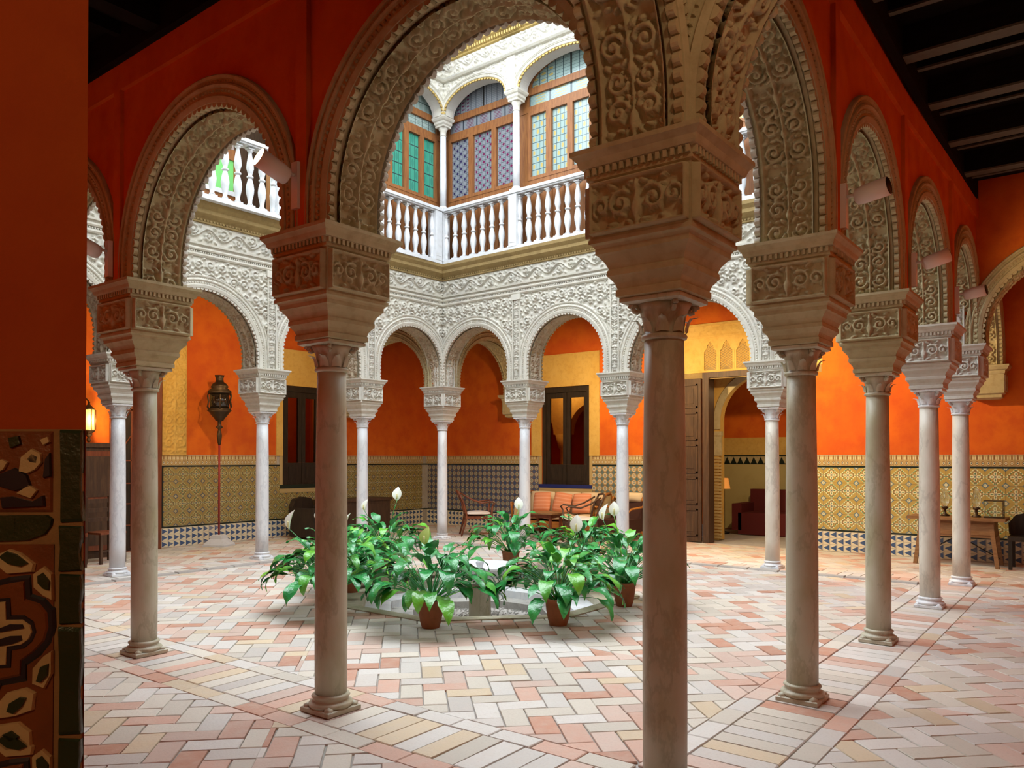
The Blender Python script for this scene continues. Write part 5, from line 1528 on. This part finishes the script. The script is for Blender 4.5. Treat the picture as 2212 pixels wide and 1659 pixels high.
# wooden side table by the right wall
st = thing('side_table', 'rustic wooden side table against the flowered tile wall, right of the court', 'table', (9.98, .26, 0), Z90)
MB().box((-.62, -.28, .66), (.62, .30, .70)).obj('table_top', 'wood_table', st)
q = MB(); q.box((-.48, -.22, .42), (.48, .22, .66)); q.box((-.44, .22, .46), (-.04, .232, .62)); q.box((.04, .22, .46), (.44, .232, .62)); q.obj('drawer_case', 'wood_table', st)
for sx in (-1, 1):
    for sy in (-1, 1):
        q = MB(); q.add([(sx*.44-.03, sy*.20-.03, .62), (sx*.44+.03, sy*.20-.03, .62), (sx*.44+.03, sy*.20+.03, .62), (sx*.44-.03, sy*.20+.03, .62), (sx*.52-.025, sy*.25-.025, 0), (sx*.52+.025, sy*.25-.025, 0), (sx*.52+.025, sy*.25+.025, 0), (sx*.52-.025, sy*.25+.025, 0)], [(0,1,2,3),(7,6,5,4),(0,4,5,1),(1,5,6,2),(2,6,7,3),(3,7,4,0)])
        q.obj('leg', 'wood_table', st)
q = MB(); q.tube([(-.50, -.2, .10), (0, 0, .42)], .008, 5); q.tube([(.50, -.2, .10), (0, 0, .42)], .008, 5); q.obj('iron_stay', 'black_metal', st)
def candle_lamp(label, loc):
    t = thing('glass_table_lamp', label, 'lamp', loc, 0, 'glass lamps on the side table')
    q = MB(); q.lathe([(.06, 0), (.06, .02), (.02, .04), (.018, .10), (.045, .12), (.045, .14), (.015, .15)], n=16); q.obj('base', 'bronze', t)
    q = MB(); q.lathe([(.03, .15), (.055, .20), (.065, .27), (.04, .34), (.03, .38), (.05, .42)], n=16, cap=False); q.obj('glass_chimney', 'glass_clear', t)
    return t
candle_lamp('glass lamp on the side table, left of the corner column', (9.95, .42, .70))
candle_lamp('glass lamp on the side table, just right of the corner column', (9.95, .02, .70))
bx = thing('glass_case', 'small glass case standing on the right end of the side table', 'case', (9.95, -.20, .70))
q = MB(); q.box((-.10, -.12, 0), (.10, .12, .02)); q.box((-.10, -.12, .24), (.10, .12, .25)); q.obj('case_frame', 'bronze', bx)
for sx in (-1, 1):
    for sy in (-1, 1): MB().box((sx*.095-.004, sy*.115-.004, .02), (sx*.095+.004, sy*.115+.004, .24)).obj('case_post', 'bronze', bx)
MB().box((-.092, -.112, .022), (.092, .112, .238)).obj('pane', 'glass_clear', bx)
# round-backed dark chair right of the side table
dc = thing('dark_chair', 'dark round-backed chair in the shade right of the side table', 'chair', (9.95, -.62, 0), Z90)
q = MB(); q.box((-.24, -.24, .40), (.24, .24, .46)); q.obj('seat', 'wood_black', dc)
q = MB(); q.prism([(-.26, .46), (.26, .46), (.27, .62), (.18, .74), (0, .79), (-.18, .74), (-.27, .62)], lambda a, b, d: (a, d, b), -.26, -.21); q.obj('backrest', 'wood_black', dc)
for sx in (-1, 1):
    for sy in (-1, 1): MB().box((sx*.21-.022, sy*.21-.022, 0), (sx*.21+.022, sy*.21+.022, .40)).obj('leg', 'wood_black', dc)
# far left: dark chest, dark armchair
cs = thing('dark_chest', 'long low dark wooden chest against the far left tile wall, behind the brown column', 'chest', (7.95, 11.10, 0))
MB().box((-.80, -.28, .08), (.80, .28, .66)).obj('body', 'wood_dark', cs); MB().box((-.84, -.31, .66), (.84, .30, .71)).obj('lid', 'wood_dark', cs)
for sx in (-1, 1): MB().box((sx*.72-.05, -.29, 0), (sx*.72+.05, .28, .08)).obj('foot', 'wood_dark', cs)
for x in (-.4, .4): MB().box((x-.3, -.292, .16), (x+.3, -.28, .58)).obj('panel', 'wood_dark', cs)
ac = thing('black_armchair', 'black high-backed armchair below the far left window, beside the chest', 'armchair', (6.62, 10.75, 0), .25)
q = MB(); q.prism([(-.30, .05), (.30, .05), (.33, .62), (.24, .76), (0, .80), (-.24, .76), (-.33, .62)], lambda a, b, d: (a, d, b), .22, .32); q.obj('backrest', 'wood_black', ac)
MB().box((-.30, -.28, .10), (.30, .24, .42)).obj('seat', 'wood_black', ac)
for sx in (-1, 1): MB().box((sx*.32-.04, -.28, .05), (sx*.32+.04, .24, .60)).obj('arm', 'wood_black', ac)
for sx in (-1, 1): MB().box((sx*.28-.03, -.26, 0), (sx*.28+.03, -.20, .10)).obj('leg', 'wood_black', ac)
# cabinet and dining furniture in the far left corner
cb = thing('dark_cabinet', 'tall dark cabinet under the lit wall lantern at the far left', 'cabinet', (2.22, 11.17, 0))
MB().box((-.72, -.22, .06), (.72, .22, 1.72)).obj('body', 'wood_dark', cb); MB().box((-.76, -.25, 1.72), (.76, .24, 1.79)).obj('top', 'wood_dark', cb)
MB().box((-.74, -.23, 0), (.74, .22, .06)).obj('base', 'wood_dark', cb)
for x in (-.36, .36):
    o = MB().box((x-.33, -.245, .12), (x+.33, -.22, 1.66)).obj('cabinet_door', 'wood_red', cb)
    MB().box((x-.27, -.252, .95), (x+.27, -.245, 1.58)).box((x-.27, -.252, .2), (x+.27, -.245, .86)).obj('panel', 'wood_dark', o)
def side_chair(label, loc, rz):
    t = thing('dining_chair', label, 'chair', (*loc, 0), rz, 'dark chairs by the far left cabinet')
    MB().box((-.21, -.20, .43), (.21, .20, .46)).obj('seat', 'wood_red', t)
    for sx in (-1, 1):
        MB().box((sx*.19-.018, .165, 0), (sx*.19+.018, .20, .43)).obj('leg', 'wood_dark', t)
        MB().box((sx*.19-.018, -.20, 0), (sx*.19+.018, -.165, .98)).obj('leg', 'wood_dark', t)
    for z in (.60, .74, .88): MB().box((-.18, -.195, z), (.18, -.175, z+.06)).obj('back_slat', 'wood_dark', t)
    MB().box((-.18, .17, .18), (.18, .185, .20)).obj('stretcher', 'wood_dark', t)
    return t
side_chair('dark ladder-back chair near the tiled pier, left of the white column', (1.92, 10.25), 2.7)
side_chair('dark ladder-back chair half hidden behind the white column at the far left', (2.45, 10.35), 3.3)
# lantern on a red pole in a stone foot
ln = thing('pole_lantern', 'ornate bronze lantern on a tall red pole with a white stone foot', 'lantern', (4.74, 10.98, 0))
q = MB(); q.loft([(.20, 0), (.20, .03), (.11, .13), (.10, .19), (.06, .20)]); o = q.obj('stone_foot', 'marble_rail', ln); o.rotation_euler = (0, 0, .5)
q = MB(); q.lathe([(.018, .18), (.018, 1.80)], n=10); q.obj('pole', 'pole_red', ln)
q = MB(); q.lathe([(.018, 1.78), (.03, 1.82), (.045, 1.95), (.03, 2.03), (.02, 2.06), (.06, 2.10), (.03, 2.14), (.03, 2.20), (.07, 2.22), (.09, 2.26), (.13, 2.30), (.17, 2.36), (.215, 2.40)], n=12); q.obj('lantern_stem', 'bronze', ln)
q = MB(); q.lathe([(.205, 2.39), (.215, 2.41), (.215, 2.43)], n=6); q.lathe([(.205, 2.69), (.225, 2.70), (.225, 2.73), (.15, 2.79), (.17, 2.81), (.14, 2.86), (.08, 2.90), (.07, 2.96), (.095, 3.02), (.07, 3.02)], n=6); q.obj('lantern_crown', 'bronze', ln)
for k in range(6):
    a = 2*pi*k/6; q = MB(); x, y = .205*cos(a), .205*sin(a); q.tube([(x, y, 2.42), (x*1.12, y*1.12, 2.46), (x, y, 2.56), (x*1.12, y*1.12, 2.66), (x, y, 2.70)], .012, 5); q.obj('lantern_bar', 'bronze', ln)
q = MB(); q.lathe([(.185, 2.42), (.185, 2.70)], n=6); q.obj('lantern_glass', 'glass_dark', ln)
# lit wall lantern
wlp = thing('wall_lantern', 'lit amber glass lantern hanging on the far left red wall', 'lantern', (2.60, 11.22, 2.14), 0)
MB().lathe([(.10, .17), (.105, .185), (.06, .22), (.02, .26), (.02, .30)], n=6).obj('lantern_roof', 'bronze', wlp); MB().lathe([(.02, -.34), (.035, -.30), (.02, -.26), (.06, -.22), (.045, -.20), (.10, -.16), (.105, -.14)], n=6).obj('lantern_base', 'bronze', wlp)
q = MB(); q.lathe([(.088, -.14), (.088, .17)], n=6); q.obj('lantern_glass', 'glass_amber', wlp)
for k in range(6): a = pi/6+2*pi*k/6; MB().tube([(.098*cos(a), .098*sin(a), -.14), (.098*cos(a), .098*sin(a), .17)], .006, 4).obj('lantern_bar', 'bronze', wlp)
q = MB(); q.tube([(0, 0, .30), (0, .10, .36), (0, .23, .25)], .012, 6); q.box((-.04, .20, .10), (.04, .235, .30)); q.obj('wall_arm', 'bronze', wlp)
point_lamp((2.60, 11.0, 2.15), 22)

# ------------------------------------------------------------------ spotlights on the arcade walls
def spot_fixture(label, wallpt, axis, target, power, lit=False, ang=110, L=.20):
    """wallpt on the wall face; axis = direction the tube points"""
    ax = np.array(axis, float); ax /= np.linalg.norm(ax)
    wp_ = np.array(wallpt, float)
    t = thing('spotlight', label, 'spotlight', tuple(wp_), 0, 'white tube spotlights on the arcade walls')
    n = np.array((-1, 0, 0.)) if abs(wp_[0]) < .5 else np.array((0, -1, 0.))
    b = MB(); tang = np.array((0, 1, 0.)) if abs(wp_[0]) < .5 else np.array((1., 0, 0))
    v = []
    for d in (0, .035):
        for s1, s2 in ((-1, -1), (1, -1), (1, 1), (-1, 1)): v.append(n*d+tang*s1*.028+np.array((0, 0, s2*.14-.06)))
    b.add(v, [(0,1,2,3),(7,6,5,4),(0,4,5,1),(1,5,6,2),(2,6,7,3),(3,7,4,0)]); b.obj('wall_box', 'white_paint', t)
    c = n*.17
    b = MB(); b.tube([n*.03, n*.10, c], .011, 6); b.obj('bracket', 'white_paint', t)
    b = MB(); p0 = c-ax*L*.45; p1 = c+ax*L*.55
    b.tube([p0, p0+ax*.01, p0+ax*.05, p1], [.035, .05, .056, .058], 20); b.obj('housing', 'white_paint', t)
    b = MB(); b.tube([p1-ax*.002, p1+ax*.004], [.054, .052], 20); b.obj('lens', 'lamp_glow' if lit else 'black_metal', t)
    if power: spot_lamp(tuple(wp_+p1+ax*.02), target, power, ang, parent=t)
spot_fixture('lit white spotlight left of the brown column, glowing toward the near left wall', (-.245, 2.30, 3.24), (-.80, .15, .35), (-2.6, 3.0, 2.9), 75, True, 95)
spot_fixture('white spotlight beside the tiled pier, high on the near left arcade', (-.245, 4.62, 3.16), (-.85, -.1, .25), (-2.6, 4.2, 2.9), 75, True, 95)
spot_fixture('large white spotlight with a black mouth on the right arcade, nearest of three', (2.02, -.205, 3.20), (-.10, -1.0, .15), (2.6, -2.6, 3.0), 80)
spot_fixture('middle white spotlight on the right arcade, above the third column', (4.06, -.235, 3.18), (.30, -.88, .32), (5.2, -2.6, 3.2), 70)
spot_fixture('farthest white spotlight on the right arcade, small and dark-mouthed', (6.07, -.27, 3.24), (-.12, -.98, .15), (8.2, -2.6, 3.4), 60)
# fixtures of the same kind inside the far galleries, behind the arcade
for i, (x, y, tx, ty, pw) in enumerate(((8.14, 2.26, 10.5, 1.6, 260), (8.14, 4.65, 10.5, 4.6, 220), (8.20, 6.64, 10.5, 7.2, 95), (6.08, 9.0, 6.6, 11.45, 42), (4.12, 9.08, 4.6, 11.45, 62), (1.9, 9.12, 2.6, 11.45, 60))):
    far = x > 8
    n = np.array((1., 0, 0)) if far else np.array((0, 1., 0))
    t = thing('spotlight', ('small spotlight inside the far gallery, above the ' + ('doorway', 'door leaf', 'cane sofa', 'chest', 'pole lantern', 'dark cabinet')[i]), 'spotlight', (x, y, 3.35), 0, 'hidden spotlights inside the far galleries')
    MB().tube([n*.02, n*.12], .012, 6).obj('bracket', 'white_paint', t)
    d = np.array((tx-x, ty-y, .25)); d /= np.linalg.norm(d)
    MB().tube([n*.14-d*.08, n*.14+d*.08], [.04, .05], 14).obj('housing', 'white_paint', t)
    spot_lamp(tuple(np.array((x, y, 3.35))+n*.14+d*.11), (tx, ty, 1.3 if far else 2.4), pw, 155)
# added unseen lantern to brighten the near columns, above and ahead of the doorway
hl = thing('added_lantern', 'added unseen lantern in the near corner, brightening the nearest column', 'lantern', (-1.25, -1.35, 3.9), 0)
MB().lathe([(.16, 0), (.17, .02), (.15, .04)], n=8).obj('lantern_base', 'bronze', hl)
MB().lathe([(.17, .38), (.18, .40), (.08, .50), (.02, .54)], n=8).obj('lantern_roof', 'bronze', hl)
MB().lathe([(.145, .04), (.145, .38)], n=8).obj('lantern_glass', 'glass_amber', hl)
MB().tube([(0, 0, .53), (0, 0, .96)], .01, 6).obj('chain', 'bronze', hl)
point_lamp((-1.25, -1.35, 3.75), 15, col=(1, .80, .52), size=.14)
# sofa and lamp in the room beyond the doorway
rs = thing('red_sofa', 'dark red sofa in the dim room beyond the carved doorway', 'sofa', (12.9, 3.6, 0), Z90)
MB().box((-.95, -.40, .0), (.95, .40, .44)).obj('seat', 'sofa_red', rs); MB().box((-.95, -.48, .10), (.95, -.30, .90)).obj('backrest', 'sofa_red', rs)
for sx in (-1, 1): MB().box((sx*.98-.10, -.45, .08), (sx*.98+.10, .40, .62)).obj('arm', 'sofa_red', rs)
tl = thing('table_lamp', 'dim orange-shaded lamp in the room beyond the doorway', 'lamp', (12.5, 4.85, 0))
MB().lathe([(.12, 0), (.12, .02), (.02, .05), (.02, .95)], n=12).obj('stand', 'black_metal', tl)
MB().lathe([(.13, .92), (.09, 1.14)], n=16, cap=False).obj('lamp_shade', 'shade_dim', tl)
point_lamp((12.2, 3.6, 3.0), 8, size=.15)
point_lamp((11.5, 8.2, 3.2), 14, size=.15); point_lamp((6.9, 12.4, 3.2), 8, size=.15)
point_lamp((-4.6, -1.0, 2.6), 24, size=.3)  # added unseen fill light behind the camera, brightening the pier
